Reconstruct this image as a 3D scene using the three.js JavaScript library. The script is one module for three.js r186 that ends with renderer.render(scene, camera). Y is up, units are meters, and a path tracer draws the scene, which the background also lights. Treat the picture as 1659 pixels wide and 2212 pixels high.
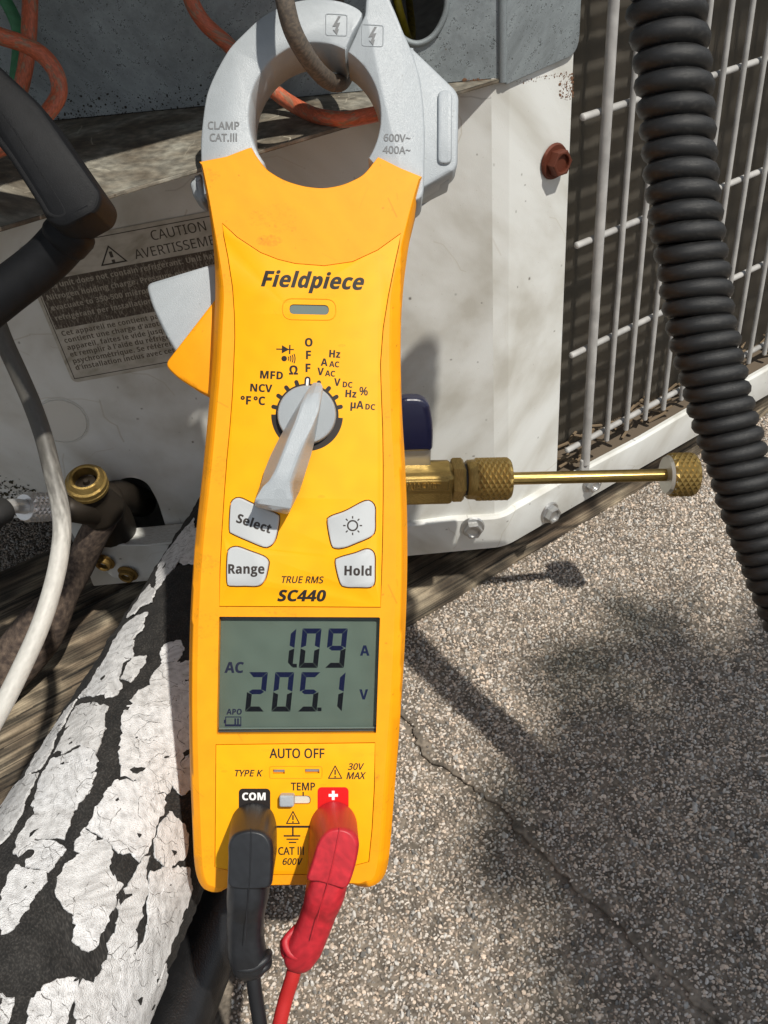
import * as THREE from 'three';
import { FontLoader } from 'three/addons/loaders/FontLoader.js';
import { TextGeometry } from 'three/addons/geometries/TextGeometry.js';
import { RoundedBoxGeometry } from 'three/addons/geometries/RoundedBoxGeometry.js';
import { TessellateModifier } from 'three/addons/modifiers/TessellateModifier.js';
import { mergeGeometries, toCreasedNormals, mergeVertices } from 'three/addons/utils/BufferGeometryUtils.js';
import { createNoise2D, createNoise3D } from 'simplex-noise';

// ------------------------------------------------------------------ camera, sky, sun, exposure
const scene = new THREE.Scene();
const CAM_H = 0.335;
const camera = new THREE.PerspectiveCamera(56.83, 0.75, 0.01, 2000);
camera.position.set(0, CAM_H, 0);
camera.rotation.order = 'YXZ';
camera.rotation.set(-0.6420, 0, -0.0950);
camera.updateMatrixWorld(true);
scene.add(camera);

const SUN = new THREE.Vector3(0.352, 0.84, 0.408).normalize();
// pale hazy daylight: bright veil round the sun's quarter comes from the haze itself, paler towards the horizon
const skyTex = (() => {
  const w = 128, h = 64, d = new Float32Array(w * h * 4);
  for (let y = 0; y < h; y++) for (let x = 0; x < w; x++) {
    const el = ((y + 0.5) / h - 0.5) * Math.PI, t = Math.max(0, Math.sin(el)), k = Math.pow(1 - t, 2.2), i = (y * w + x) * 4;
    const c = el > 0 ? [0.30 + 0.30 * k, 0.345 + 0.27 * k, 0.42 + 0.20 * k] : [0.30, 0.28, 0.25];
    d[i] = c[0]; d[i + 1] = c[1]; d[i + 2] = c[2]; d[i + 3] = 1;
  }
  const t = new THREE.DataTexture(d, w, h, THREE.RGBAFormat, THREE.FloatType); t.mapping = THREE.EquirectangularReflectionMapping; t.magFilter = THREE.LinearFilter; t.needsUpdate = true; return t;
})();
scene.background = skyTex; scene.environment = skyTex;
const sun = new THREE.DirectionalLight(new THREE.Color(1, 0.95, 0.865), 3.5);
sun.position.copy(SUN).multiplyScalar(3);
sun.castShadow = true; sun.shadow.mapSize.set(4096, 4096); sun.shadow.radius = 2.2;
Object.assign(sun.shadow.camera, { left: -0.8, right: 0.8, top: 0.8, bottom: -0.8, near: 0.1, far: 8 });
scene.add(sun); scene.add(sun.target);

const renderer = new THREE.WebGLRenderer({ antialias: true });
renderer.toneMapping = THREE.LinearToneMapping;
renderer.toneMappingExposure = 1.16;
renderer.shadowMap.enabled = true;

// ------------------------------------------------------------------ helpers
function mulberry(a) { return () => { a |= 0; a = a + 0x6D2B79F5 | 0; let t = Math.imul(a ^ a >>> 15, 1 | a); t = t + Math.imul(t ^ t >>> 7, 61 | t) ^ t; return ((t ^ t >>> 14) >>> 0) / 4294967296; }; }
const rnd = mulberry(7);
const n2 = createNoise2D(mulberry(11)), n3 = createNoise3D(mulberry(13));
const fbm = (x, y, o = 4) => { let s = 0, a = 0.5, f = 1; for (let i = 0; i < o; i++) { s += a * n2(x * f, y * f); a *= 0.5; f *= 2.03; } return s; };
const clamp = (x, a = 0, b = 1) => Math.min(b, Math.max(a, x));
const lerp = (a, b, t) => a + (b - a) * t;
const sstep = (a, b, x) => { const t = clamp((x - a) / (b - a)); return t * t * (3 - 2 * t); };
const V = (x, y, z) => new THREE.Vector3(x, y, z);

// survey of the place: a sighting (sx, sy in the survey grid, 1659 x 2212) and a distance give a point in metres
const FOC = 2044, CX = 829.5, CY = 1106;
const right = V(0, 0, 0), up = V(0, 0, 0), back = V(0, 0, 0);
camera.matrixWorld.extractBasis(right, up, back);
const ray = (sx, sy) => V(0, 0, 0).addScaledVector(right, (sx - CX) / FOC).addScaledVector(up, (CY - sy) / FOC).addScaledVector(back, -1);
const W = (sx, sy, d) => ray(sx, sy).multiplyScalar(d).add(camera.position);
const hit = (sx, sy, n, p) => { const r = ray(sx, sy); const t = p.clone().sub(camera.position).dot(n) / r.dot(n); return r.multiplyScalar(t).add(camera.position); };

const names = {};
function numbered(n) { const k = names[n] = (names[n] ?? -1) + 1; return k ? n + '_' + String(k).padStart(3, '0') : n; }
function mesh(name, geo, mat, parent) { const m = new THREE.Mesh(geo, mat); m.name = name; m.castShadow = m.receiveShadow = true; parent.add(m); return m; }
function top(name, label, category, group) { const g = new THREE.Group(); g.name = numbered(name); g.userData = { label, category }; if (group) g.userData.group = group; scene.add(g); return g; }
function one(name, geo, mat, label, category, group) { const m = mesh(numbered(name), geo, mat, scene); m.userData = { label, category }; if (group) m.userData.group = group; return m; }
function struct(name, geo, mat) { const m = mesh(numbered(name), geo, mat, scene); m.userData = { kind: 'structure' }; return m; }

function canvasTex(w, h, draw, srgb = true) {
  const c = document.createElement('canvas'); c.width = w; c.height = h;
  draw(c.getContext('2d'), w, h);
  const t = new THREE.CanvasTexture(c); t.wrapS = t.wrapT = THREE.RepeatWrapping; t.anisotropy = 8;
  if (srgb) t.colorSpace = THREE.SRGBColorSpace;
  return t;
}
function dataTex(w, h, fn, srgb = true) {
  const d = new Uint8Array(w * h * 4);
  for (let y = 0; y < h; y++) for (let x = 0; x < w; x++) {
    const v = fn(x / w, y / h, x, y), i = (y * w + x) * 4, g = typeof v === 'number';
    d[i] = clamp(g ? v : v[0]) * 255; d[i + 1] = clamp(g ? v : v[1]) * 255; d[i + 2] = clamp(g ? v : v[2]) * 255; d[i + 3] = 255;
  }
  const t = new THREE.DataTexture(d, w, h); t.magFilter = THREE.LinearFilter; t.minFilter = THREE.LinearMipmapLinearFilter; t.generateMipmaps = true;
  t.wrapS = t.wrapT = THREE.RepeatWrapping; if (srgb) t.colorSpace = THREE.SRGBColorSpace; t.needsUpdate = true;
  return t;
}
// tiling noise on a torus so that repeats have no seam
const tile = (u, v, f, s = 0) => { const a = u * Math.PI * 2, b = v * Math.PI * 2; return n3(Math.cos(a) * f + s, Math.sin(a) * f + Math.cos(b) * f, Math.sin(b) * f - s); };
const tfbm = (u, v, f, s = 0, o = 4) => { let r = 0, a = 0.5; for (let i = 0; i < o; i++) { r += a * tile(u, v, f, s + i * 7.7); a *= 0.5; f *= 2; } return r; };
function rep(t, sx, sy = sx) { const c = t.clone(); c.repeat.set(sx, sy); c.needsUpdate = true; return c; }
const std = (o) => new THREE.MeshStandardMaterial(o);
const phy = (o) => new THREE.MeshPhysicalMaterial(o);
const lin = (r, g, b) => new THREE.Color().setRGB(r, g, b);

const grainBump = dataTex(256, 256, (u, v) => 0.5 + 0.5 * tfbm(u, v, 14, 3, 3), false);
const softNoise = dataTex(256, 256, (u, v) => { const a = 0.86 + 0.14 * tfbm(u, v, 1.6, 5, 5); return [a, a, a]; });

function smoothClosed(pts, n, tension = 0.5) { const c = new THREE.CatmullRomCurve3(pts.map(p => V(p[0], p[1], p[2] ?? 0)), true, 'catmullrom', tension); return c.getSpacedPoints(n).slice(0, n).map(p => [p.x, p.y, p.z]); }
function roundPoly(pts, r, seg = 5) {            // polygon with rounded corners
  const out = [], n = pts.length;
  for (let i = 0; i < n; i++) {
    const p = pts[i], a = pts[(i + n - 1) % n], b = pts[(i + 1) % n];
    const va = [a[0] - p[0], a[1] - p[1]], vb = [b[0] - p[0], b[1] - p[1]], la = Math.hypot(...va), lb = Math.hypot(...vb);
    const q = Math.min(p[2] ?? r, la * 0.48, lb * 0.48);
    const A = [p[0] + va[0] / la * q, p[1] + va[1] / la * q], B = [p[0] + vb[0] / lb * q, p[1] + vb[1] / lb * q];
    for (let k = 0; k <= seg; k++) { const t = k / seg, m = (1 - t) * (1 - t), w = 2 * t * (1 - t); out.push([m * A[0] + w * p[0] + t * t * B[0], m * A[1] + w * p[1] + t * t * B[1]]); }
  }
  return out;
}
const shapeOf = (pts, holes = []) => { const s = new THREE.Shape(pts.map(p => new THREE.Vector2(p[0], p[1]))); for (const h of holes) s.holes.push(new THREE.Path(h.map(p => new THREE.Vector2(p[0], p[1])))); return s; };
function offsetPoly(pts, d) {                    // positive d grows the polygon
  const n = pts.length; let area = 0;
  for (let i = 0; i < n; i++) { const a = pts[i], b = pts[(i + 1) % n]; area += a[0] * b[1] - b[0] * a[1]; }
  const s = area > 0 ? 1 : -1;
  return pts.map((p, i) => {
    let a = pts[(i + n - 1) % n], b = pts[(i + 1) % n];
    const t = [b[0] - a[0], b[1] - a[1]], l = Math.hypot(...t) || 1, dd = typeof d === 'function' ? d(p, i) : d;
    return [p[0] + s * t[1] / l * dd, p[1] - s * t[0] / l * dd, p[2]];
  });
}
function slab(pts, z0, z1, bevel = 0.0004, holes = [], seg = 3) {   // extruded outline between z0 and z1, outline kept
  const b = Math.min(bevel, (z1 - z0) * 0.45);
  const g = new THREE.ExtrudeGeometry(shapeOf(pts, holes), { depth: z1 - z0 - 2 * b, bevelEnabled: b > 0, bevelThickness: b, bevelSize: b, bevelOffset: -b, bevelSegments: seg, curveSegments: 8 });
  g.translate(0, 0, z0 + b);
  return toCreasedNormals(g, 0.7);
}
function uvBox(g, x0, y0, x1, y1) { const p = g.attributes.position, u = g.attributes.uv; for (let i = 0; i < p.count; i++) u.setXY(i, (p.getX(i) - x0) / (x1 - x0), (p.getY(i) - y0) / (y1 - y0)); return g; }
function tube(pts, r, seg = 120, rad = 14, closed = false) { return new THREE.TubeGeometry(new THREE.CatmullRomCurve3(pts, closed, 'centripetal'), seg, r, rad, closed); }
function capTube(pts, r, seg = 80, rad = 16) {   // tube with rounded ends
  const c = new THREE.CatmullRomCurve3(pts, false, 'centripetal'), L = c.getLength(), pos = [], uv = [], idx = [];
  const fr = c.computeFrenetFrames(seg, false), rf = typeof r === 'function' ? r : () => r;
  const rows = [];
  const push = (t, k, s, adv) => rows.push([t, k, s, adv]);
  for (let i = 0; i < 4; i++) { const a = (i / 4) * Math.PI / 2; push(0, 0, Math.sin(a), -Math.cos(a) * rf(0)); }
  for (let i = 0; i <= seg; i++) push(i / seg, i, 1, 0);
  for (let i = 1; i <= 4; i++) { const a = (i / 4) * Math.PI / 2; push(1, seg, Math.cos(a), Math.sin(a) * rf(1)); }
  rows.forEach(([t, k, s, adv], j) => {
    const p = c.getPointAt(t), T = fr.tangents[k], N = fr.normals[k], B = fr.binormals[k], R = rf(t) * s;
    for (let a = 0; a <= rad; a++) {
      const th = a / rad * Math.PI * 2, ca = Math.cos(th) * R, sa = Math.sin(th) * R;
      pos.push(p.x + T.x * adv * 0.5 + N.x * ca + B.x * sa, p.y + T.y * adv * 0.5 + N.y * ca + B.y * sa, p.z + T.z * adv * 0.5 + N.z * ca + B.z * sa);
      uv.push(t * L + adv, a / rad * 2 * Math.PI * rf(0.5));
      if (j && a) { const q = j * (rad + 1) + a; idx.push(q - rad - 2, q - rad - 1, q - 1, q - 1, q - rad - 1, q); }
    }
  });
  const g = new THREE.BufferGeometry(); g.setAttribute('position', new THREE.Float32BufferAttribute(pos, 3)); g.setAttribute('uv', new THREE.Float32BufferAttribute(uv, 2)); g.setIndex(idx); g.computeVertexNormals();
  return g;
}
const turn = (from, g) => g.applyQuaternion(new THREE.Quaternion().setFromUnitVectors(V(0, 1, 0), from.clone().normalize()));
function lathe(profile, axis, at, seg = 40) { const g = new THREE.LatheGeometry(profile.map(p => new THREE.Vector2(p[0], p[1])), seg); turn(axis, g); g.translate(at.x, at.y, at.z); return toCreasedNormals(g.toNonIndexed(), 0.6); }
function knurl(R, L, nA, nL, depth, axis, at) {  // diamond knurled sleeve: real pyramids
  const pos = [], P = (i, j) => { const th = i / nA * Math.PI * 2, up_ = ((i + j) & 1) ? depth : 0; const e = (j === 0 || j === nL) ? -depth * 0.5 - up_ : 0; return [Math.cos(th) * (R + up_ + e), (j / nL - 0.5) * L, Math.sin(th) * (R + up_ + e)]; };
  for (let i = 0; i < nA; i++) for (let j = 0; j < nL; j++) {
    const a = P(i, j), b = P(i + 1, j), c = P(i + 1, j + 1), d = P(i, j + 1);
    if ((i + j) & 1) pos.push(...a, ...c, ...b, ...a, ...d, ...c); else pos.push(...b, ...a, ...d, ...b, ...d, ...c);
  }
  for (const s of [-1, 1]) for (let i = 0; i < nA; i++) { const j = s < 0 ? 0 : nL, a = P(i, j), b = P(i + 1, j), o = [0, s * L / 2, 0]; if (s < 0) pos.push(...o, ...a, ...b); else pos.push(...o, ...b, ...a); }
  const g = new THREE.BufferGeometry(); g.setAttribute('position', new THREE.Float32BufferAttribute(pos, 3)); g.setAttribute('uv', new THREE.Float32BufferAttribute(new Float32Array(pos.length / 3 * 2), 2)); g.computeVertexNormals();
  turn(axis, g); g.translate(at.x, at.y, at.z); return g;
}
function hexHead(r, h, axis, at, washer = 1.35) {   // flanged hex head: hex + dished top
  const hexg = new THREE.ExtrudeGeometry(shapeOf(Array.from({ length: 6 }, (_, i) => [Math.cos(i * Math.PI / 3) * r, Math.sin(i * Math.PI / 3) * r]), [Array.from({ length: 16 }, (_, i) => [Math.cos(-i * Math.PI / 8) * r * 0.66, Math.sin(-i * Math.PI / 8) * r * 0.66])]), { depth: h * 0.8, bevelEnabled: true, bevelThickness: h * 0.1, bevelSize: r * 0.06, bevelOffset: -r * 0.06, bevelSegments: 2 });
  const inner = new THREE.CircleGeometry(r * 0.75, 20); inner.translate(0, 0, h * 0.62);
  const w = new THREE.CylinderGeometry(r * washer * 0.92, r * washer, h * 0.22, 28); w.rotateX(Math.PI / 2); w.translate(0, 0, 0);
  const g = mergeGeometries([hexg.toNonIndexed(), inner.toNonIndexed(), w.toNonIndexed()].map(q => { q.deleteAttribute('uv'); return q; }));
  g.setAttribute('uv', new THREE.Float32BufferAttribute(new Float32Array(g.attributes.position.count * 2), 2));
  g.applyQuaternion(new THREE.Quaternion().setFromUnitVectors(V(0, 0, 1), axis.clone().normalize())); g.translate(at.x, at.y, at.z);
  return toCreasedNormals(g, 0.5);
}
const font = await new FontLoader().loadAsync('fonts/droid/droid_sans_regular.typeface.json');
const fontB = await new FontLoader().loadAsync('fonts/droid/droid_sans_bold.typeface.json');

// ------------------------------------------------------------------ the condensing unit (metres; ground at y = 0)
const ZP = -0.3635;                                    // plane of the valve panel
const NP = V(0, 0, 1), P0 = V(0, 0, ZP);
const A34 = 0.590;                                     // the coil side recedes by 33.8 degrees
const gd = V(Math.cos(A34), 0, -Math.sin(A34)), ng = V(Math.sin(A34), 0, Math.cos(A34));
const XC = 0.0572, PC = V(XC, 0, ZP);                  // corner of the two faces
const YS = 0.251;                                      // shelf height
const onP = (sx, sy, off = 0) => hit(sx, sy, NP, V(0, 0, ZP + off));
const onG = (sx, sy, off = 0) => hit(sx, sy, ng, PC.clone().addScaledVector(ng, off));
const onY = (sx, sy, y) => hit(sx, sy, V(0, 1, 0), V(0, y, 0));
const gU = (p) => p.clone().sub(PC).dot(gd);           // metres along the coil side
const G = (u, y, off = 0) => PC.clone().addScaledVector(gd, u).addScaledVector(ng, off).setY(y);

// surface textures: paint with grime, scratches; galvanised sheet; wood
function scratches(c, w, h, n, col, len, seed) { const r = mulberry(seed); c.strokeStyle = col; for (let i = 0; i < n; i++) { let x = r() * w, y = r() * h, a = r() * 6.3; c.lineWidth = 0.6 + r() * 1.4; c.globalAlpha = 0.25 + r() * 0.6; c.beginPath(); c.moveTo(x, y); for (let k = 0; k < 5; k++) { a += (r() - 0.5) * 1.2; x += Math.cos(a) * len * r(); y += Math.sin(a) * len * r(); c.lineTo(x, y); } c.stroke(); } c.globalAlpha = 1; }
function grimeImage(w, h, base, dirt, amt, freq, seed, speck = 0) {
  return (c) => {
    const im = c.createImageData(w, h), r = mulberry(seed);
    for (let y = 0; y < h; y++) for (let x = 0; x < w; x++) {
      const u = x / w, v = y / h; let k = clamp(0.5 + 0.9 * tfbm(u, v, freq, seed, 5)) ; k = Math.pow(k, 1.6) * amt + (r() - 0.5) * 0.03;
      if (speck && r() < speck) k += 0.6 * r();
      const i = (y * w + x) * 4; for (let q = 0; q < 3; q++) im.data[i + q] = clamp(lerp(base[q], dirt[q], clamp(k)), 0, 255); im.data[i + 3] = 255;
    }
    c.putImageData(im, 0, 0);
  };
}
const paintTex = canvasTex(1024, 1024, (c, w, h) => {
  grimeImage(w, h, [224, 226, 223], [182, 179, 169], 0.8, 1.3, 21, 0.0012)(c);
  scratches(c, w, h, 20, '#57534c', 15, 5); scratches(c, w, h, 110, '#b9b4a6', 30, 6);
  const r = mulberry(3); c.fillStyle = '#3b3730'; for (let i = 0; i < 240; i++) { c.globalAlpha = 0.2 + 0.5 * r(); c.fillRect(r() * w, r() * h, 1 + r() * 2.5, 1 + r() * 2.5); } c.globalAlpha = 1;
});
const paint = std({ map: rep(paintTex, 3.2), roughness: 0.42, bumpMap: rep(grainBump, 30), bumpScale: 0.00006 });
const plainPaint = std({ color: lin(0.66, 0.655, 0.61), roughness: 0.45 });
const galvTex = canvasTex(1024, 1024, (c, w, h) => {
  const im = c.createImageData(w, h), r = mulberry(9);
  for (let y = 0; y < h; y++) for (let x = 0; x < w; x++) {
    const u = x / w, v = y / h, a = tfbm(u, v, 2.2, 4, 5), b = tfbm(u, v, 9, 8, 3);
    let k = 0.80 + 0.10 * a + 0.07 * b + (r() - 0.5) * 0.06; if (b > 0.32 && r() < 0.22) k *= 0.45; if (r() < 0.006) k *= 0.5;
    const i = (y * w + x) * 4; im.data[i] = 176 * k; im.data[i + 1] = 186 * k; im.data[i + 2] = 190 * k; im.data[i + 3] = 255;
  }
  c.putImageData(im, 0, 0);
  for (let i = 0; i < 520; i++) { c.fillStyle = r() < 0.7 ? '#262522' : '#5a5048'; c.globalAlpha = 0.3 + 0.6 * r(); c.beginPath(); c.ellipse(r() * w, r() * h, 0.6 + r() * 1.5, 0.5 + r() * 0.9, r() * 3, 0, 7); c.fill(); } c.globalAlpha = 1;
});
const galv = std({ map: rep(galvTex, 5), roughness: 0.5, metalness: 0.25, bumpMap: rep(grainBump, 40), bumpScale: 0.00008 });
const shelfTex = canvasTex(1024, 1024, (c, w, h) => {
  const im = c.createImageData(w, h), r = mulberry(19);
  for (let y = 0; y < h; y++) for (let x = 0; x < w; x++) {
    const u = x / w, v = y / h, a = clamp(0.55 + 0.9 * tfbm(u, v, 1.4, 2, 5)), k = 0.85 + 0.3 * tfbm(u, v, 7, 1, 3) + (r() - 0.5) * 0.10;
    const i = (y * w + x) * 4; im.data[i] = lerp(168, 104, a) * k; im.data[i + 1] = lerp(165, 92, a) * k; im.data[i + 2] = lerp(152, 76, a) * k; im.data[i + 3] = 255;
  }
  c.putImageData(im, 0, 0); scratches(c, w, h, 60, '#cfc8b4', 22, 8);
  for (let i = 0; i < 260; i++) { c.fillStyle = r() < 0.6 ? '#3a2e24' : '#d8cfbd'; c.globalAlpha = 0.3 + 0.5 * r(); c.fillRect(r() * w, r() * h, 1 + 2 * r(), 1 + 2 * r()); } c.globalAlpha = 1;
});
const shelfMat = std({ map: rep(shelfTex, 4.5), roughness: 0.7, bumpMap: rep(grainBump, 25), bumpScale: 0.00015 });
const black = std({ color: lin(0.012, 0.012, 0.012), roughness: 0.9 });
const rustTex = dataTex(128, 128, (u, v) => { const a = 0.5 + 0.8 * tfbm(u, v, 2.4, 31, 4); return [lerp(0.40, 0.58, a), lerp(0.22, 0.34, a), lerp(0.17, 0.22, a)]; });
const rust = std({ map: rustTex, color: lin(0.55, 0.45, 0.45), roughness: 0.6, metalness: 0.35 });
const zinc = std({ color: lin(0.52, 0.52, 0.51), roughness: 0.35, metalness: 0.85 });

const unit = top('condensing_unit', 'white painted outdoor condensing unit with wire grille standing behind the yellow meter', 'air conditioner');

// valve panel (with pipe opening) and the strip that turns along the coil side
const yB = 0.050, yL = onP(60, 1118).y, xL = onP(140, 1125).x, stripU = 0.5 * (gU(onG(1209, 1000)) + gU(onG(1237, 160)));
{
  const hole = [[238, 1180], [233, 1110], [238, 1060], [258, 1034], [290, 1030], [318, 1042], [340, 1080], [356, 1130], [372, 1180]].map(p => { const q = onP(p[0], p[1]); return [q.x, q.y]; });
  const hb = smoothClosed(roundPoly(hole.map(p => [p[0], Math.max(p[1], yB + 0.006)]), 0.004), 60);
  const g = new THREE.ExtrudeGeometry(shapeOf([[-0.55, yL + 0.002], [-0.20, yL + 0.001], [-0.16, yL], [xL, yL - 0.002], [xL + 0.004, yB], [XC - 0.004, yB], [XC - 0.004, YS - 0.0005], [-0.55, YS - 0.0005]], [hb]), { depth: 0.001, bevelEnabled: false });
  g.translate(0, 0, ZP - 0.001);
  mesh('valve_panel', g, paint, unit);
  const bend = [], th = 0.0010, rB = 0.006, cN = 8;      // rounded vertical bend, then the strip, then its folded edge
  const c0 = V(XC - 0.004, 0, ZP);
  const prof = [[c0.x, c0.z]];
  const p2 = PC.clone().addScaledVector(gd, 0.004);
  for (let i = 1; i <= cN; i++) { const t = i / cN; prof.push([(1 - t) * (1 - t) * c0.x + 2 * t * (1 - t) * XC + t * t * p2.x, (1 - t) * (1 - t) * c0.z + 2 * t * (1 - t) * ZP + t * t * p2.z]); }
  const e = PC.clone().addScaledVector(gd, stripU - 0.001), e2 = PC.clone().addScaledVector(gd, stripU).addScaledVector(ng, -0.001), e3 = PC.clone().addScaledVector(gd, stripU + 0.0005).addScaledVector(ng, -0.022);
  prof.push([e.x, e.z], [e2.x, e2.z], [e3.x, e3.z]);
  const pos = [], uv = []; let s = 0; const y1 = 0.40;
  for (let i = 0; i + 1 < prof.length; i++) { const a = prof[i], b = prof[i + 1], l = Math.hypot(b[0] - a[0], b[1] - a[1]); pos.push(a[0], yB, a[1], b[0], yB, b[1], b[0], y1, b[1], a[0], yB, a[1], b[0], y1, b[1], a[0], y1, a[1]); uv.push(s, yB, s + l, yB, s + l, y1, s, yB, s + l, y1, s, y1); s += l; }
  const cg = new THREE.BufferGeometry(); cg.setAttribute('position', new THREE.Float32BufferAttribute(pos, 3)); cg.setAttribute('uv', new THREE.Float32BufferAttribute(uv, 2)); cg.computeVertexNormals();
  mesh('corner_post', toCreasedNormals(cg, 0.6), paint, unit);
}
// knock-out disc, stamped in the panel
{ const c = onP(134, 909), r = 0.0110; const k = mesh('knockout', lathe([[0, 0.0006], [r - 0.0006, 0.0006], [r - 0.0003, 0.0003], [r - 0.0002, -0.0002]], V(0, 0, 1), c, 48), plainPaint, unit);
  mesh('knockout_rim', new THREE.TorusGeometry(r + 0.0003, 0.0003, 6, 60).translate(c.x, c.y, ZP + 0.0001), plainPaint, unit); }
// base pan: flange in front of both faces, foot turned under
{
  const yT = 0.0575, yb = 0.0365, o = 0.003;
  const wob = (u) => 0.0012 * Math.sin(u * 60) + 0.0008 * Math.sin(u * 143 + 1);
  const path = [];
  for (let i = 0; i <= 30; i++) path.push([xL + 0.004 + (XC + 0.0008 - 0.010 - xL) * i / 30, ZP + o]);
  for (let i = 1; i <= 6; i++) { const t = i / 6, a = [XC - 0.0052, ZP + o], b = [XC + 0.0008, ZP + o + 0.0002], q = G(0.007, 0, o), d = [q.x, q.z]; path.push([(1 - t) ** 2 * a[0] + 2 * t * (1 - t) * b[0] + t * t * d[0], (1 - t) ** 2 * a[1] + 2 * t * (1 - t) * b[1] + t * t * d[1]]); }
  for (let i = 1; i <= 30; i++) { const q = G(0.007 + i * 0.03, 0, o); path.push([q.x, q.z]); }
  const rows = [[-0.0030, yT + 0.0000], [-0.0010, yT], [0, yT - 0.0012], [0, yb + 0.002], [-0.0008, yb], [-0.016, yb - 0.001]];
  const pos = [], uv = [], idx = []; let s = 0;
  path.forEach((p, i) => {
    const a = path[Math.max(0, i - 1)], b = path[Math.min(path.length - 1, i + 1)], t = [b[0] - a[0], b[1] - a[1]], l = Math.hypot(...t), nx = -t[1] / l, nz = t[0] / l;
    if (i) s += Math.hypot(p[0] - path[i - 1][0], p[1] - path[i - 1][1]);
    rows.forEach(([off, y], j) => { pos.push(p[0] + nx * off, y + (j < 3 ? wob(s) : 0), p[1] + nz * off); uv.push(s, y); if (i && j) { const q = i * rows.length + j, r = q - rows.length; idx.push(r - 1, r, q - 1, q - 1, r, q); } });
  });
  const g = new THREE.BufferGeometry(); g.setAttribute('position', new THREE.Float32BufferAttribute(pos, 3)); g.setAttribute('uv', new THREE.Float32BufferAttribute(uv, 2)); g.setIndex(idx); g.computeVertexNormals();
  const nn = g.attributes.normal; if (nn.getZ(2) < 0) { for (let i = 0; i < idx.length; i += 3) { const t = idx[i]; idx[i] = idx[i + 1]; idx[i + 1] = t; } g.setIndex(idx); g.computeVertexNormals(); }
  mesh('base_pan', toCreasedNormals(g.toNonIndexed(), 0.5), paint, unit);
}
// bolts
const bolt = (at, n, r, m, name, label) => { const b = mesh(name, hexHead(r, r * 0.95, n, at), m, unit); if (label) b.userData.label = label; return b; };
bolt(onP(1021, 1140, 0.0036), NP, 0.0044, zinc, 'bolt');
bolt(onG(1188, 1108, 0.0036), ng, 0.0044, zinc, 'bolt');
bolt(onG(1277, 1042, 0.0036), ng, 0.0044, zinc, 'bolt');
bolt(onG(1199, 349, 0.0012), ng, 0.0052, rust, 'screw', 'brown rusty hex screw on the white corner post');

// shelf under the open control box: a triangular ledge, dirty on top
{
  const a = onY(1085, 178, YS), b = onY(-420, 628, YS), lipN = V(b.x - a.x, 0, b.z - a.z).normalize();
  const p3 = a.clone().addScaledVector(lipN, 0.42);
  const pts = roundPoly([[a.x + 0.0006, -(ZP - 0.0005), 0.0005], [p3.x, -p3.z, 0.001], [p3.x - 0.02, -(ZP - 0.0005), 0.001]], 0.001);
  const g = slab(pts, 0, 0.0013, 0.0004); g.rotateX(-Math.PI / 2); g.translate(0, YS, 0);
  mesh('shelf', g, shelfMat, unit);
  // unseen cover over the control box, added to shade its wall and shelf
  const fwd = V(lipN.z, 0, -lipN.x); if (fwd.z < 0) fwd.multiplyScalar(-1);
  const g2 = slab(roundPoly([[a.x + 0.0006, -(ZP - 0.0005)], [a.x + fwd.x * 0.026, -(a.z + fwd.z * 0.026)], [p3.x + fwd.x * 0.026, -(p3.z + fwd.z * 0.026)], [p3.x - 0.02, -(ZP - 0.0005)]], 0.001), 0, 0.0016, 0.0005); g2.rotateX(-Math.PI / 2); g2.translate(0, YS + 0.098, 0);
  mesh('added_shade_cover', g2, galv, unit);
}
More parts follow.
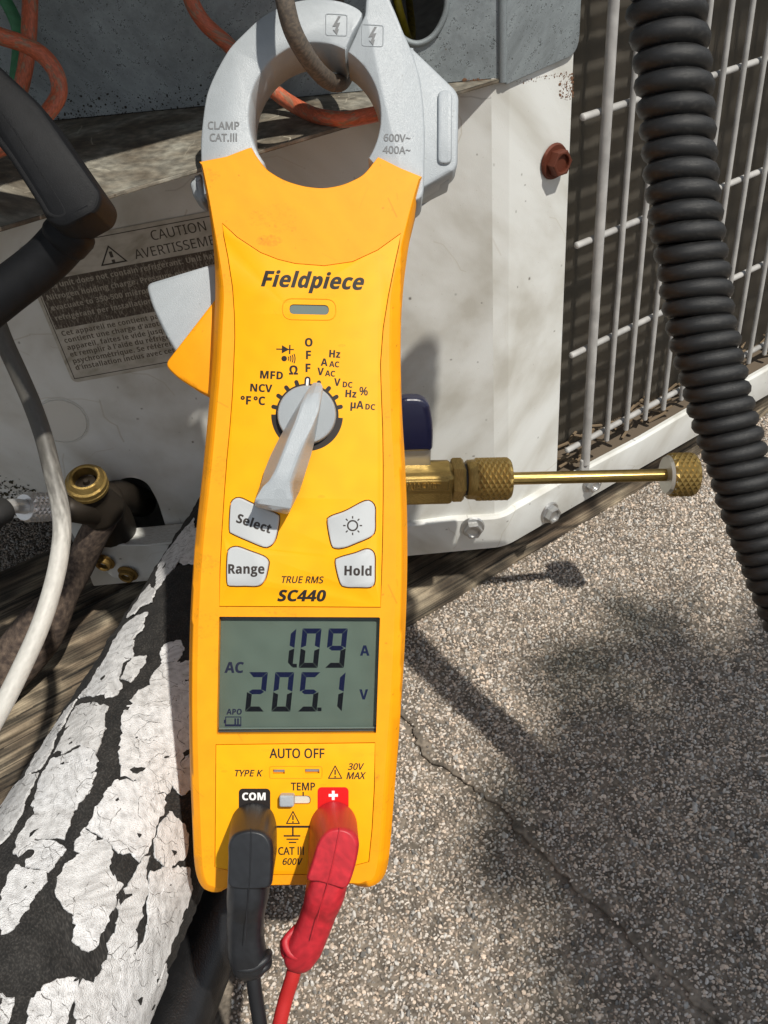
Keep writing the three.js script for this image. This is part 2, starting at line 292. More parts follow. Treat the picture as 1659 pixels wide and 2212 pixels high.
// control box back wall with the oval wire opening
const YT = 0.349;
{
  const q = [[965, 0], [958, 40], [935, 78], [902, 94], [870, 82], [848, 45], [838, 0], [845, -50], [870, -90], [902, -102], [935, -88], [958, -45]].map(p => { const h = onP(p[0], p[1]); return [h.x, Math.min(h.y, YT - 0.004)]; });
  const hole = smoothClosed(q, 60);
  const g = new THREE.ExtrudeGeometry(shapeOf([[-0.55, YS + 0.0016], [XC - 0.001, YS + 0.0016], [XC - 0.001, YT], [-0.55, YT]], [hole]), { depth: 0.001, bevelEnabled: false });
  g.translate(0, 0, ZP - 0.001); mesh('control_box_wall', g, galv, unit);
  const rim = tube(hole.map(p => V(p[0], p[1], ZP + 0.0003)), 0.0011, 140, 8, true); mesh('opening_rim', rim, galv, unit);
  // side wing lapped over the corner post
  const u1 = gU(onG(1249, 60)), wy = onG(1150, 152).y;
  const pts = roundPoly([[0.0002, wy - 0.002, 0.001], [u1 - 0.001, wy + 0.002, 0.006], [u1, YT, 0.001], [0.0002, YT, 0.001]], 0.001);
  const wg = slab(pts, 0, 0.0012, 0.0004); wg.rotateY(A34); wg.translate(XC + ng.x * 0.0006, 0, ZP + ng.z * 0.0006);
  mesh('control_box_wing', wg, galv, unit);
  const fold = new THREE.CylinderGeometry(0.0016, 0.0016, YT - wy + 0.002, 12); fold.translate(XC + 0.0001, (YT + wy) / 2, ZP + 0.0002); mesh('fold', fold, galv, unit);
  // closed dark body behind
  const bodyPts = [[xL, -(ZP - 0.03)], [XC - 0.02, -(ZP - 0.03)]]; const c1 = G(0.9, 0, -0.05); const c2 = c1.clone().add(V(-0.2, 0, -0.3));
  bodyPts.push([c1.x, -c1.z], [c2.x, -c2.z], [xL, 0.9]);
  // hollow cabinet: floor, top and the walls away from the camera
  const sheet = std({ map: rep(softNoise, 6), color: lin(0.34, 0.34, 0.33), roughness: 0.6 });
  const flat = (y, pts) => { const f = new THREE.ExtrudeGeometry(shapeOf(pts), { depth: 0.002, bevelEnabled: false }); f.rotateX(-Math.PI / 2); f.translate(0, y, 0); return f; };
  const front = [[xL, -(ZP - 0.0015)], [XC - 0.006, -(ZP - 0.0015)], ...bodyPts.slice(2)], leftB = [[-0.55, -(ZP - 0.0015)], [xL - 0.001, -(ZP - 0.0015)], [xL - 0.001, 0.9], [-0.55, 0.9]];
  mesh('cabinet_floor', flat(0.040, front), sheet, unit); mesh('cabinet_floor', flat(yL + 0.004, leftB), sheet, unit);
  mesh('cabinet_top', flat(0.402, [[-0.55, -(ZP - 0.0015)], [XC - 0.004, -(ZP - 0.0015)], ...bodyPts.slice(2, 4), [-0.55, 0.9]]), paint, unit);
  const wall = (a, b, y0, y1) => { const l = Math.hypot(b[0] - a[0], b[1] - a[1]), q = new THREE.BoxGeometry(l, y1 - y0, 0.002); q.rotateY(-Math.atan2(-(b[1] - a[1]), b[0] - a[0])); q.translate((a[0] + b[0]) / 2, (y0 + y1) / 2, -(a[1] + b[1]) / 2); mesh('cabinet_wall', q, sheet, unit); };
  wall(bodyPts[2], bodyPts[3], 0.042, 0.402); wall(bodyPts[3], bodyPts[4], 0.042, 0.402); wall([-0.55, 0.9], [xL, 0.9], yL + 0.006, 0.402); wall([-0.55, -ZP], [-0.55, 0.9], yL + 0.006, 0.402); wall([xL, -(ZP - 0.003)], [xL, 0.9], 0.042, yL + 0.004);
  const fc = new THREE.BoxGeometry(XC + 0.55, 0.402 - YT, 0.001); fc.translate((XC - 0.55) / 2, (0.402 + YT) / 2 + 0.0005, ZP - 0.0008); mesh('upper_panel', fc, paint, unit);
}
// condenser coil: corrugated fin face set back from the grille, with tube rows
{
  const off = -0.020, u0 = stripU + 0.001, u1 = 0.62, y0 = 0.052, y1 = 0.42;
  const finMat = std({ color: lin(0.26, 0.235, 0.195), roughness: 0.65, metalness: 0.1 });
  const tubeMat = std({ color: lin(0.17, 0.15, 0.12), roughness: 0.6, metalness: 0.2 });
  const bgc = new THREE.BoxGeometry(u1 - u0, y1 - y0, 0.004); bgc.rotateY(A34); const c = G((u0 + u1) / 2, (y0 + y1) / 2, off - 0.0042); bgc.translate(c.x, c.y, c.z); mesh('coil_backing', bgc, finMat, unit);
  // fins are past counting: wavy vertical strips in one stuff part
  const gs = []; const pitch = 0.0016, rows = 72;
  const pos = [], idx = [];
  let k = 0;
  for (let u = u0; u < u1; u += pitch, k++) {
    const rows_ = u < 0.14 ? 150 : 60, base = pos.length / 3;
    for (let j = 0; j <= rows_; j++) {
      const y = lerp(y0, y1, j / rows_), w = 0.00034 * Math.sin(y * 2 * Math.PI / 0.0105) + 0.0002 * n2(u * 40, y * 18);
      const a = G(u + w, y, off - 0.0020), b = G(u + w + 0.0003, y, off + 0.0005 * n2(u * 90, y * 30));
      pos.push(a.x, a.y, a.z, b.x, b.y, b.z);
      if (j) { const q = base + j * 2; idx.push(q - 2, q - 1, q, q, q - 1, q + 1); }
    }
  }
  const fg = new THREE.BufferGeometry(); fg.setAttribute('position', new THREE.Float32BufferAttribute(pos, 3)); fg.setAttribute('uv', new THREE.Float32BufferAttribute(new Float32Array(pos.length / 3 * 2), 2)); fg.setIndex(idx); fg.computeVertexNormals();
  const fins = mesh('coil_fins', fg, finMat, unit); fins.userData.kind = 'stuff';
  for (let i = 0; i < 17; i++) { const y = 0.062 + i * 0.021; const t = new THREE.CylinderGeometry(0.0042, 0.0042, u1 - u0, 10); t.rotateZ(Math.PI / 2); t.rotateY(A34); const cc = G((u0 + u1) / 2, y, off - 0.0057); t.translate(cc.x, cc.y, cc.z); mesh('coil_tube', t, tubeMat, unit); }
  // debris caught behind the flange
  const dg = []; const rr = mulberry(77);
  for (let i = 0; i < 160; i++) { const b = new THREE.BoxGeometry(0.004 + rr() * 0.008, 0.0008, 0.0012); b.rotateZ((rr() - 0.5) * 1.2); b.rotateY(A34 + (rr() - 0.5)); const p = G(u0 + rr() * 0.42, 0.0575 + rr() * 0.004, -0.004 - rr() * 0.016); b.translate(p.x, p.y, p.z); dg.push(b); }
  const deb = mesh('debris', mergeGeometries(dg), std({ color: lin(0.2, 0.145, 0.09), roughness: 0.95 }), unit); deb.userData.kind = 'stuff';
  const ledge = new THREE.BoxGeometry(u1 - u0 + 0.02, 0.002, 0.024); ledge.rotateY(A34); const lc = G((u0 + u1) / 2, 0.0545, -0.010); ledge.translate(lc.x, lc.y, lc.z); mesh('drain_ledge', ledge, std({ color: lin(0.13, 0.1, 0.07), roughness: 0.95 }), unit);
}
// wire grille: one thick upright, thin uprights in front of the cross wires
const wireMat = std({ map: rep(softNoise, 8), color: lin(0.56, 0.55, 0.53), roughness: 0.5 });
{
  const grille = unit;
  const offV = 0.0035, offH = 0.0005;
  const upr = (u, r, yb, yt, name) => { const p = G(u, 0, offV); const g = capTube([V(p.x, yb, p.z), V(p.x, (yb + yt) / 2, p.z), V(p.x, yt, p.z)], r, 12, 14); return mesh(name, g, wireMat, grille); };
  const uA = gU(onG(1262, 985, offV)), uB = gU(onG(1330, 0, offV)); const u1 = 0.5 * (uA + uB);
  upr(u1, 0.0022, 0.062, 0.42, 'upright_wire');
  { const p = G(u1, 0.060, 0.0032); const b = new RoundedBoxGeometry(0.0062, 0.010, 0.002, 3, 0.0008); b.rotateY(A34); b.translate(p.x, p.y, p.z); mesh('wire_foot', b, wireMat, grille); }
  const y3 = onG(1330, 880, offV).y;
  const us = [gU(onG(1311, 940, offV)), gU(onG(1353, 905, offV)), gU(onG(1394, 885, offV)), gU(onG(1435, 862, offV))];
  const step = (us[3] - us[0]) / 3, uS = us[0];
  const yBot = onG(1311, 950, offV).y;
  for (let i = 0; i < 24; i++) upr(uS + i * step, 0.00128, yBot, 0.42, 'upright_wire');
  const yrows = [onG(1285, 245, offH).y, onG(1262, 540, offH).y, onG(1256, 770, offH).y, onG(1245, 962, offH).y];
  const dy = (yrows[0] - yrows[3]) / 3;
  for (let i = -0; i < 6; i++) {
    const y = yrows[3] + dy * i, ua = u1 - 0.0105, ub = uS + 23.6 * step;
    mesh('cross_wire', capTube([G(ua, y, offH), G((ua + ub) / 2, y, offH), G(ub, y, offH)], 0.0015, 10, 12), wireMat, grille);
  }
}
// caution sticker on the valve panel
{
  const TL = onP(45, 548), BL = onP(158, 826), BRs = onP(430, 816), TRs = onP(470, 494);
  const h = 0.5 * (TL.y - BL.y + (TRs.y - BRs.y)), x0 = 0.5 * (TL.x + BL.x), y1 = TL.y, w = 0.105;
  const PX = 1024, PY = Math.round(1024 * h / w);
  const t = canvasTex(PX, PY, (c) => {
    grimeImage(PX, PY, [196, 192, 182], [150, 144, 130], 0.8, 1.5, 43, 0.001)(c);
    c.strokeStyle = '#2d2822'; c.lineWidth = 3; c.strokeRect(14, 18, PX - 28, PY * 0.94);
    c.fillStyle = '#2a241e'; const H = PY;
    c.fillStyle = '#4b4239'; c.fillRect(20, H * 0.245, PX - 40, H * 0.345);                 // black band with light lettering, cracked
    c.fillStyle = '#3a342d'; c.textAlign = 'center';
    c.font = `${H * 0.088}px sans-serif`; c.fillText('CAUTION', PX * 0.60, H * 0.115); c.fillText('AVERTISSEMENT', PX * 0.60, H * 0.215);
    c.lineWidth = 5; c.strokeStyle = '#1e1a16'; c.beginPath(); const tx = PX * 0.33; c.moveTo(tx, H * 0.10); c.lineTo(tx + 48, H * 0.215); c.lineTo(tx - 48, H * 0.215); c.closePath(); c.stroke(); c.fillRect(tx - 6, H * 0.135, 12, H * 0.04); c.fillRect(tx - 6, H * 0.19, 12, 12);
    c.textAlign = 'left'; c.fillStyle = '#a39d90'; c.font = `bold ${H * 0.052}px sans-serif`;
    ['This unit does not contain refrigerant. Unit has', 'Nitrogen holding charge. Pressure-purge system,', 'evacuate to 350-500 microns before charging with', 'refrigerant per installation instructions supplied'].forEach((s, i) => c.fillText(s, 34, H * (0.305 + i * 0.075)));
    c.fillStyle = '#564d43';
    ['Cet appareil ne contient pas de réfrigérant mais', "contient une charge d'azote. Avant de charger cet", "appareil, faites le vide jusqu'à 350-500 microns", "et remplir à l'aide du réfrigérant selon la charte", "psychrométrique. Se référer à l'addenda", "d'installation inclus avec cet appareil."].forEach((s, i) => c.fillText(s, 34, H * (0.645 + i * 0.053)));
    c.fillStyle = '#6b6458'; c.font = `${H * 0.035}px sans-serif`; c.fillText('7058-401-0101', PX * 0.5, H * 0.985);
    const r = mulberry(91); c.strokeStyle = '#a8a294';                                      // crackled print
    for (let i = 0; i < 3600; i++) { const x = r() * PX, y = H * (0.245 + 0.36 * r()); c.globalAlpha = 0.25 + 0.55 * r(); c.lineWidth = 0.8 + r() * 1.6; c.beginPath(); c.moveTo(x, y); c.lineTo(x + (r() - 0.5) * 12, y + 5 + r() * 16); c.stroke(); }
    c.strokeStyle = '#98917f'; for (let i = 0; i < 1800; i++) { const x = r() * PX, y = H * (0.6 + 0.33 * r()); c.globalAlpha = 0.3 * r() + 0.1; c.beginPath(); c.moveTo(x, y); c.lineTo(x + (r() - 0.5) * 8, y + 4 + r() * 14); c.stroke(); }
    c.globalAlpha = 1;
  });
  const pts = roundPoly([[0, 0, 0.003], [w, 0, 0.003], [w, h, 0.003], [0, h, 0.003]], 0.003);
  const sh = [pts.map(p => [p[0] + (h - p[1]) * 0.0, p[1]])][0];
  const g = uvBox(slab(sh, 0.0003, 0.0006, 0.0001), 0, 0, w, h);
  const m = mesh('caution_sticker', g, std({ map: t, roughness: 0.6 }), unit);
  const ang = Math.atan2(BL.x - TL.x, TL.y - BL.y);
  m.position.set(BL.x, BL.y, ZP); m.rotation.z = ang * 0.8 + 0.025; m.userData.label = 'faded bilingual caution sticker on the valve panel';
}

// clinging dirt: real specks on the sheet metal where the close views show them
{
  const speck = new THREE.IcosahedronGeometry(1, 0);
  const patch = (name, n, place, spread, mat, size, seed) => {
    const r = mulberry(seed), gs = [];
    for (let i = 0; i < n; i++) {
      const a = r(), b = r(), q = place(a, b, r), s = size * (0.35 + 1.3 * r() * r()), g = speck.clone(); g.scale(s * (0.7 + r()), s * (0.6 + 0.8 * r()), s * 0.28); g.rotateZ(r() * 3); if (spread) g.rotateY(A34); g.translate(q.x, q.y, q.z); gs.push(g);
    }
    const m = mesh(name, mergeGeometries(gs), mat, unit); m.userData.kind = 'stuff';
  };
  const soot = std({ color: lin(0.045, 0.04, 0.034), roughness: 0.95 }), rusty = std({ color: lin(0.17, 0.085, 0.045), roughness: 0.95 }), moss = std({ color: lin(0.05, 0.045, 0.028), roughness: 1 });
  const clump = (v, k) => Math.pow(v, k);
  patch('moss', 700, (a, b) => onP(-60 + 140 * clump(a, 1.4), 1112 - 118 * clump(b, 1.8) * (1 - 0.5 * a), 0.0003), 0, moss, 0.00055, 411);
  patch('grime', 520, (a, b) => onP(120 + 400 * a, 262 - 26 * a - 60 * clump(b, 3.2), 0.0002), 0, soot, 0.0003, 413);
  patch('rust_specks', 160, (a, b) => onG(1238 - 30 * clump(a, 1.6), 158 + 58 * b, 0.0001), 1, rusty, 0.00034, 414);
  patch('rust_specks', 60, (a, b) => onG(1115 + 110 * a, 176 - 22 * a + 9 * clump(b, 2), 0.0001), 1, rusty, 0.00022, 415);
  patch('grime', 120, (a, b) => onP(1000 + 85 * a, 172 + 8 * clump(b, 2) - 0.0 * a, 0.0002), 0, rusty, 0.0003, 416);
}

// ------------------------------------------------------------------ ground: mineral surfaced roof, seam, loose grains, plank
const seamV = [[800, 1505], [881, 1555], [930, 1642], [1010, 1695], [1104, 1762], [1179, 1857], [1279, 1952], [1429, 2092], [1554, 2212], [1700, 2340]];
const seam = seamV.map(p => onY(p[0], p[1], 0));
const seamX = (z) => { for (let i = 0; i + 1 < seam.length; i++) { const a = seam[i], b = seam[i + 1]; if (z >= a.z && z <= b.z) return lerp(a.x, b.x, (z - a.z) / (b.z - a.z)); } const a = z < seam[0].z ? [seam[0], seam[1]] : [seam[seam.length - 2], seam[seam.length - 1]]; return lerp(a[0].x, a[1].x, (z - a[0].z) / (a[1].z - a[0].z)); };
const LAP = 0.0016; let groundMat;
const baseD = (x, z) => V(x - PC.x, 0, z - PC.z).dot(ng);
// how thinly the grains lie, in ragged patches a few centimetres across (the same everywhere on the roof)
const bare = (x, z) => clamp(0.16 + 0.5 * fbm(x * 9 + 3, z * 9, 4) + 0.4 * fbm(x * 55, z * 55, 3));
{
  const S = 1.2;   // fine colour sheet for the part near the unit; the outer roof carries on in the same material
  const tx = dataTex(1024, 1024, (u, v) => {
    const x = (u - 0.5) * S + 0.1, z = -(v - 0.5) * S - 0.35 , f = 0.5 + 0.5 * n2(x * 900, z * 900) , k = (0.75 + 0.5 * f) * (0.9 + 0.3 * fbm(x * 60, z * 60, 3));
    return [0.52 * k, 0.48 * k, 0.43 * k];
  });
  const g = new THREE.PlaneGeometry(S, S, 120, 120); g.rotateX(-Math.PI / 2); g.translate(0.1, 0, -0.35);
  const m = std({ map: tx, roughness: 0.95, bumpMap: rep(grainBump, 12), bumpScale: 0.0006 });
  groundMat = m; struct('ground', g, m);
  const far = new THREE.RingGeometry(0.4, 60, 48, 4); far.rotateX(-Math.PI / 2); far.translate(0.1, -0.004, -0.35);
  const tf = dataTex(256, 256, (u, v) => { const k = 0.8 + 0.35 * tfbm(u, v, 3, 6, 5); return [0.42 * k, 0.39 * k, 0.35 * k]; });
  const up_ = far.attributes.uv, pp = far.attributes.position; for (let i = 0; i < up_.count; i++) up_.setXY(i, pp.getX(i) * 0.8, pp.getZ(i) * 0.8);
  struct('ground', far, std({ map: tf, roughness: 0.95 }));
}
// mineral grains pressed into the surface: nobody could count them
{
  const geo = new THREE.IcosahedronGeometry(1, 0); const jit = mulberry(4), pp = geo.attributes.position, key = {};
  for (let i = 0; i < pp.count; i++) { const k = [pp.getX(i), pp.getY(i), pp.getZ(i)].map(q => q.toFixed(2)).join(); const s = key[k] ??= 0.8 + 0.4 * jit(); pp.setXYZ(i, pp.getX(i) * s, pp.getY(i) * s, pp.getZ(i) * s); } geo.computeVertexNormals();
  const r = mulberry(55), ms = [], cols = [];
  const q = new THREE.Quaternion(), e = new THREE.Euler(), M = new THREE.Matrix4();
  const sp = 0.00112;
  for (let x = -0.30; x < 0.46; x += sp) for (let z = -0.70; z < -0.085; z += sp) {
    const px = x + (r() - 0.5) * sp * 1.3, pz = z + (r() - 0.5) * sp * 1.3, a = r(), b = r(), c = r(), d = r(), f = r();
    const bd = baseD(px, pz); if ((bd < -0.03 && px > -0.12) || (pz < ZP - 0.02 && px < XC && px > -0.12)) continue;
    if (px < -0.07 && pz > -0.30) continue;
    if (a < 0.04 + 0.45 * bare(px, pz)) continue;
    const size = (0.00047 + 0.00045 * b * b) * (d < 0.035 ? 1.5 + 0.6 * f : 1);
    e.set(c * 6, d * 6, b * 6); q.setFromEuler(e); const ds = px - seamX(pz); if (Math.abs(ds) < 0.0035 && r() < 0.6) continue; M.compose(V(px, size * 0.12 + (ds > 0 ? LAP : 0), pz), q, V(size * (0.8 + 0.5 * d), size * 0.62, size * (0.8 + 0.5 * c))); ms.push(M.clone());
    const light = f < 0.74, v = light ? lerp(0.34, 0.68, c) : lerp(0.11, 0.28, c);
    const warm = d; cols.push([v * lerp(0.99, 1.12, warm), v * lerp(0.95, 0.89, warm), v * lerp(0.88, 0.69, warm)]);
  }
  const im = new THREE.InstancedMesh(geo, std({ color: 0xffffff, roughness: 0.7 }), ms.length);
  ms.forEach((m, i) => { im.setMatrixAt(i, m); im.setColorAt(i, new THREE.Color().setRGB(...cols[i])); });
  im.name = 'gravel'; im.castShadow = im.receiveShadow = true; im.userData = { kind: 'stuff', label: 'pale mineral grains covering the roof surface', category: 'gravel' };
  scene.add(im);
}
// upper roofing sheet lapped over the lower one: its ragged edge stands 1.6 mm proud along the seam
{
  const pts = []; for (let i = 0; i <= 260; i++) { const z = lerp(-0.62, -0.02, i / 260); pts.push([seamX(z) + 0.0028 * n2(z * 45, 3) + 0.0016 * n2(z * 180, 9) + 0.0008 * n2(z * 600, 4), -z]); }
  pts.push([0.69, 0.02], [0.69, 0.62]);
  const g = slab(pts.reverse(), 0, LAP, 0.0003, [], 1); g.rotateX(-Math.PI / 2);
  const p = g.attributes.position, u = g.attributes.uv; for (let i = 0; i < p.count; i++) u.setXY(i, (p.getX(i) - 0.1) / 1.2 + 0.5, -(p.getZ(i) + 0.35) / 1.2 + 0.5);
  struct('roof_sheet', g, groundMat);
}
// weathered board under the unit, running along the coil side
const woodTex = canvasTex(1024, 512, (c, w, h) => {
  const im = c.createImageData(w, h), r = mulberry(61);
  for (let y = 0; y < h; y++) for (let x = 0; x < w; x++) {
    const u = x / w, v = y / h, ringv = v * 26 + 1.1 * tfbm(u, v, 0.7, 12, 3) * 3; let k = 0.72 + 0.20 * Math.sin(ringv * 4.1 + 0.7 * tfbm(u, v, 3, 2, 2)) + 0.22 * n2(u * 5, v * 190) + (r() - 0.5) * 0.12; const st = clamp(0.5 + tfbm(u, v, 1.7, 7, 4));
    if (n2(u * 3 + 9, v * 70) > 0.72) k *= 0.45;
    const i = (y * w + x) * 4; im.data[i] = lerp(172, 112, st) * k; im.data[i + 1] = lerp(158, 96, st) * k; im.data[i + 2] = lerp(134, 78, st) * k; im.data[i + 3] = 255;
  } c.putImageData(im, 0, 0);
});
{
  const wood = std({ map: woodTex, roughness: 0.9, bumpMap: woodTex, bumpScale: 0.0006 });
  const e0 = onY(880, 1312, 0.016), off0 = baseD(e0.x, e0.z);
  const board = top('timber_board', 'weathered brown timber boards lying under the unit along its base', 'timber');
  const widths = [0.052, 0.06, 0.06]; let o = off0;
  widths.forEach((wd, i) => {
    const L = 1.0, b = new RoundedBoxGeometry(L, 0.016 + (i % 2) * 0.001, wd - 0.0016, 3, 0.0012);
    const p = b.attributes.position, uvA = b.attributes.uv; for (let k = 0; k < p.count; k++) uvA.setXY(k, p.getX(k) * 2.4 + i * 0.37, (p.getZ(k) + p.getY(k)) * 4 + i * 0.31);
    b.rotateY(A34); const c = G(-0.30 + L / 2 - 0.35, 0.0082, o - wd / 2); b.translate(c.x, c.y, c.z);
    mesh('board', b, wood, board); o -= wd;
  });
}

// ------------------------------------------------------------------ clamp meter (local metres: x right, y up, z out of the face)
const MD = 0.272, MU = MD / FOC, MOX = 640, MOY = 1106;   // one tracing unit of the face = 0.133 mm; origin of the meter on its face
// a feature traced at height z above the face is that much larger in the tracing
const T = (sx, sy, z = 0) => { const k = (MD - z) / FOC; return [(sx - CX) * k - (MOX - CX) * MU, -(sy - CY) * k + (MOY - CY) * MU]; };
const TT = (l, z = 0) => l.map(p => [...T(p[0], p[1], z), ...p.slice(2)]);
const meter = top('clamp_meter', 'yellow digital clamp meter with grey jaws hanging on the dark cable', 'clamp meter');
{ const o = W(MOX, MOY, MD); meter.position.copy(o); meter.rotation.order = 'YXZ'; meter.rotation.set(-0.6420, 0, -0.0950); }

const plasticBump = dataTex(256, 256, (u, v) => 0.5 + 0.5 * tfbm(u, v, 22, 17, 2), false);
const YEL = '#fcac08';
const yellowMap = canvasTex(512, 512, (c, w, h) => { const im = c.createImageData(w, h), r = mulberry(2); for (let y = 0; y < h; y++) for (let x = 0; x < w; x++) { const k = 1 + 0.035 * tfbm(x / w, y / h, 2, 9, 4) + (r() - 0.5) * 0.012, i = (y * w + x) * 4; im.data[i] = Math.min(255, 250 * k); im.data[i + 1] = 161 * k; im.data[i + 2] = 2 * k; im.data[i + 3] = 255; } c.putImageData(im, 0, 0);
  const r2 = mulberry(8); for (let i = 0; i < 16; i++) { const x = r2() * w, y = r2() * h, s = 8 + r2() * 30; c.fillStyle = '#8a5a10'; for (let k = 0; k < 260; k++) { const a = r2() * 6.3, q = Math.sqrt(r2()) * s; c.globalAlpha = 0.05 + 0.10 * r2(); c.fillRect(x + Math.cos(a) * q * 1.6, y + Math.sin(a) * q * 0.7, 1 + r2() * 2, 1 + r2()); } }
  c.strokeStyle = '#a86a10'; for (let i = 0; i < 30; i++) { const x = r2() * w, y = r2() * h, a = r2() * 6.3, l = 5 + r2() * 26; c.globalAlpha = 0.2 + 0.3 * r2(); c.lineWidth = 0.5 + r2(); c.beginPath(); c.moveTo(x, y); c.lineTo(x + Math.cos(a) * l, y + Math.sin(a) * l); c.stroke(); }
  c.fillStyle = '#6b4a10'; for (let i = 0; i < 130; i++) { c.globalAlpha = 0.15 + 0.35 * r2(); c.beginPath(); c.ellipse(r2() * w, r2() * h, 0.5 + r2() * 1.2, 0.4 + r2() * 0.7, r2() * 3, 0, 7); c.fill(); } c.globalAlpha = 1; });
const yellow = phy({ map: rep(yellowMap, 9), roughness: 0.5, specularIntensity: 0.7, bumpMap: rep(plasticBump, 60), bumpScale: 0.00004 });
const greyTex = canvasTex(512, 512, (c, w, h) => { const im = c.createImageData(w, h), r = mulberry(12); for (let y = 0; y < h; y++) for (let x = 0; x < w; x++) { const k = 1 + 0.03 * tfbm(x / w, y / h, 2.5, 3, 4) + (r() - 0.5) * 0.02, i = (y * w + x) * 4; im.data[i] = 166 * k; im.data[i + 1] = 172 * k; im.data[i + 2] = 176 * k; im.data[i + 3] = 255; } c.putImageData(im, 0, 0);
  const r2 = mulberry(14); c.fillStyle = '#55504a'; for (let i = 0; i < 26; i++) { c.globalAlpha = 0.2 + 0.4 * r2(); c.beginPath(); c.ellipse(r2() * w, r2() * h, 0.6 + r2() * 2.2, 0.5 + r2() * 1.2, r2() * 3, 0, 7); c.fill(); } c.globalAlpha = 1; });
const grey = std({ map: rep(greyTex, 12), roughness: 0.42, bumpMap: rep(plasticBump, 44), bumpScale: 0.00018 });
const inkDark = std({ color: lin(0.10, 0.105, 0.11), roughness: 0.6 });
const inkGrey = std({ color: lin(0.16, 0.165, 0.17), roughness: 0.6 });

// --- body shell: outline traced at its widest, front edge rolled over
const ZW = -0.006;
const outl = [[438, 362, .2], [449, 430, .35], [459, 500, .45], [465, 570, .7], [466, 640, 1], [463, 720, 1], [459, 800, 1], [454, 860, 1], [446, 950, 1], [436, 1050, 1], [425, 1150, 1], [417, 1250, 1], [412, 1350, 1], [410, 1450, 1], [410, 1550, 1], [412, 1650, 1], [416, 1750, 1], [419, 1820, 1], [422, 1862, 1], [428, 1890, 1], [439, 1910, 1], [454, 1919, 1], [470, 1922, 1], [487, 1917, .7], [500, 1906, .35], [530, 1902, .3], [620, 1901, .3], [735, 1898, .3], [757, 1898, .35], [770, 1906, .7], [790, 1911, 1], [812, 1906, 1], [829, 1891, 1], [838, 1866, 1], [842, 1836, 1], [846, 1790, 1], [853, 1700, 1], [861, 1600, 1], [868, 1500, 1], [874, 1400, 1], [878, 1300, 1], [880, 1200, 1], [879, 1100, 1], [875, 1000, 1], [869, 900, 1], [866, 800, 1], [866, 720, 1], [869, 650, 1], [876, 575, .7], [886, 505, .45], [898, 450, .35], [911, 394, .2]];
const arc = [[864, 364, .12], [822, 343, .12], [815, 342, .12], [806, 352, .15], [781, 379, .2], [742, 398, .2], [700, 406, .2], [658, 402, .2], [616, 389, .2], [580, 367, .2], [556, 338, .15], [549, 327, .12], [541, 321, .12], [490, 340, .12]];
const sideC = new THREE.CatmullRomCurve3(TT(outl, ZW).map(p => V(p[0], p[1], p[2] * 1e-4)), false, 'catmullrom', 0.5).getSpacedPoints(320);
const arcC = new THREE.CatmullRomCurve3(TT(arc, ZW * 0.25).map(p => V(p[0], p[1], p[2] * 1e-4)), false, 'catmullrom', 0.4).getSpacedPoints(110);
const body2 = [...sideC, ...arcC].map(p => [p.x, p.y, p.z * 1e4]);
const INS = 0.0034;
const insetAt = (d) => offsetPoly(body2, (p) => -d * p[2]);
const plateTop = TT([[480, 483], [512, 513], [562, 546], [600, 561], [637, 570], [700, 575], [762, 566], [816, 541], [866, 505], [861, 530], [851, 575], [838, 640], [827, 709], [821, 787], [823, 850], [826, 928], [827, 1000], [827, 1071], [826, 1150], [824, 1230], [822, 1311], [474, 1309], [476, 1230], [480, 1150], [485, 1071], [491, 990], [497, 928], [503, 850], [506, 780], [508, 728], [507, 678], [503, 620], [493, 555], [484, 510]]);
const plateLow = TT([[467, 1609], [810, 1605], [808, 1700], [803, 1790], [796, 1861], [764, 1869], [742, 1887], [515, 1889], [490, 1878], [465, 1873]]);
const lcdHole = TT([[473, 1332, 3], [821, 1333.5, 3], [812.5, 1584, 3], [468, 1586.5, 3]]).map(p => [p[0], p[1], 0.0004]);
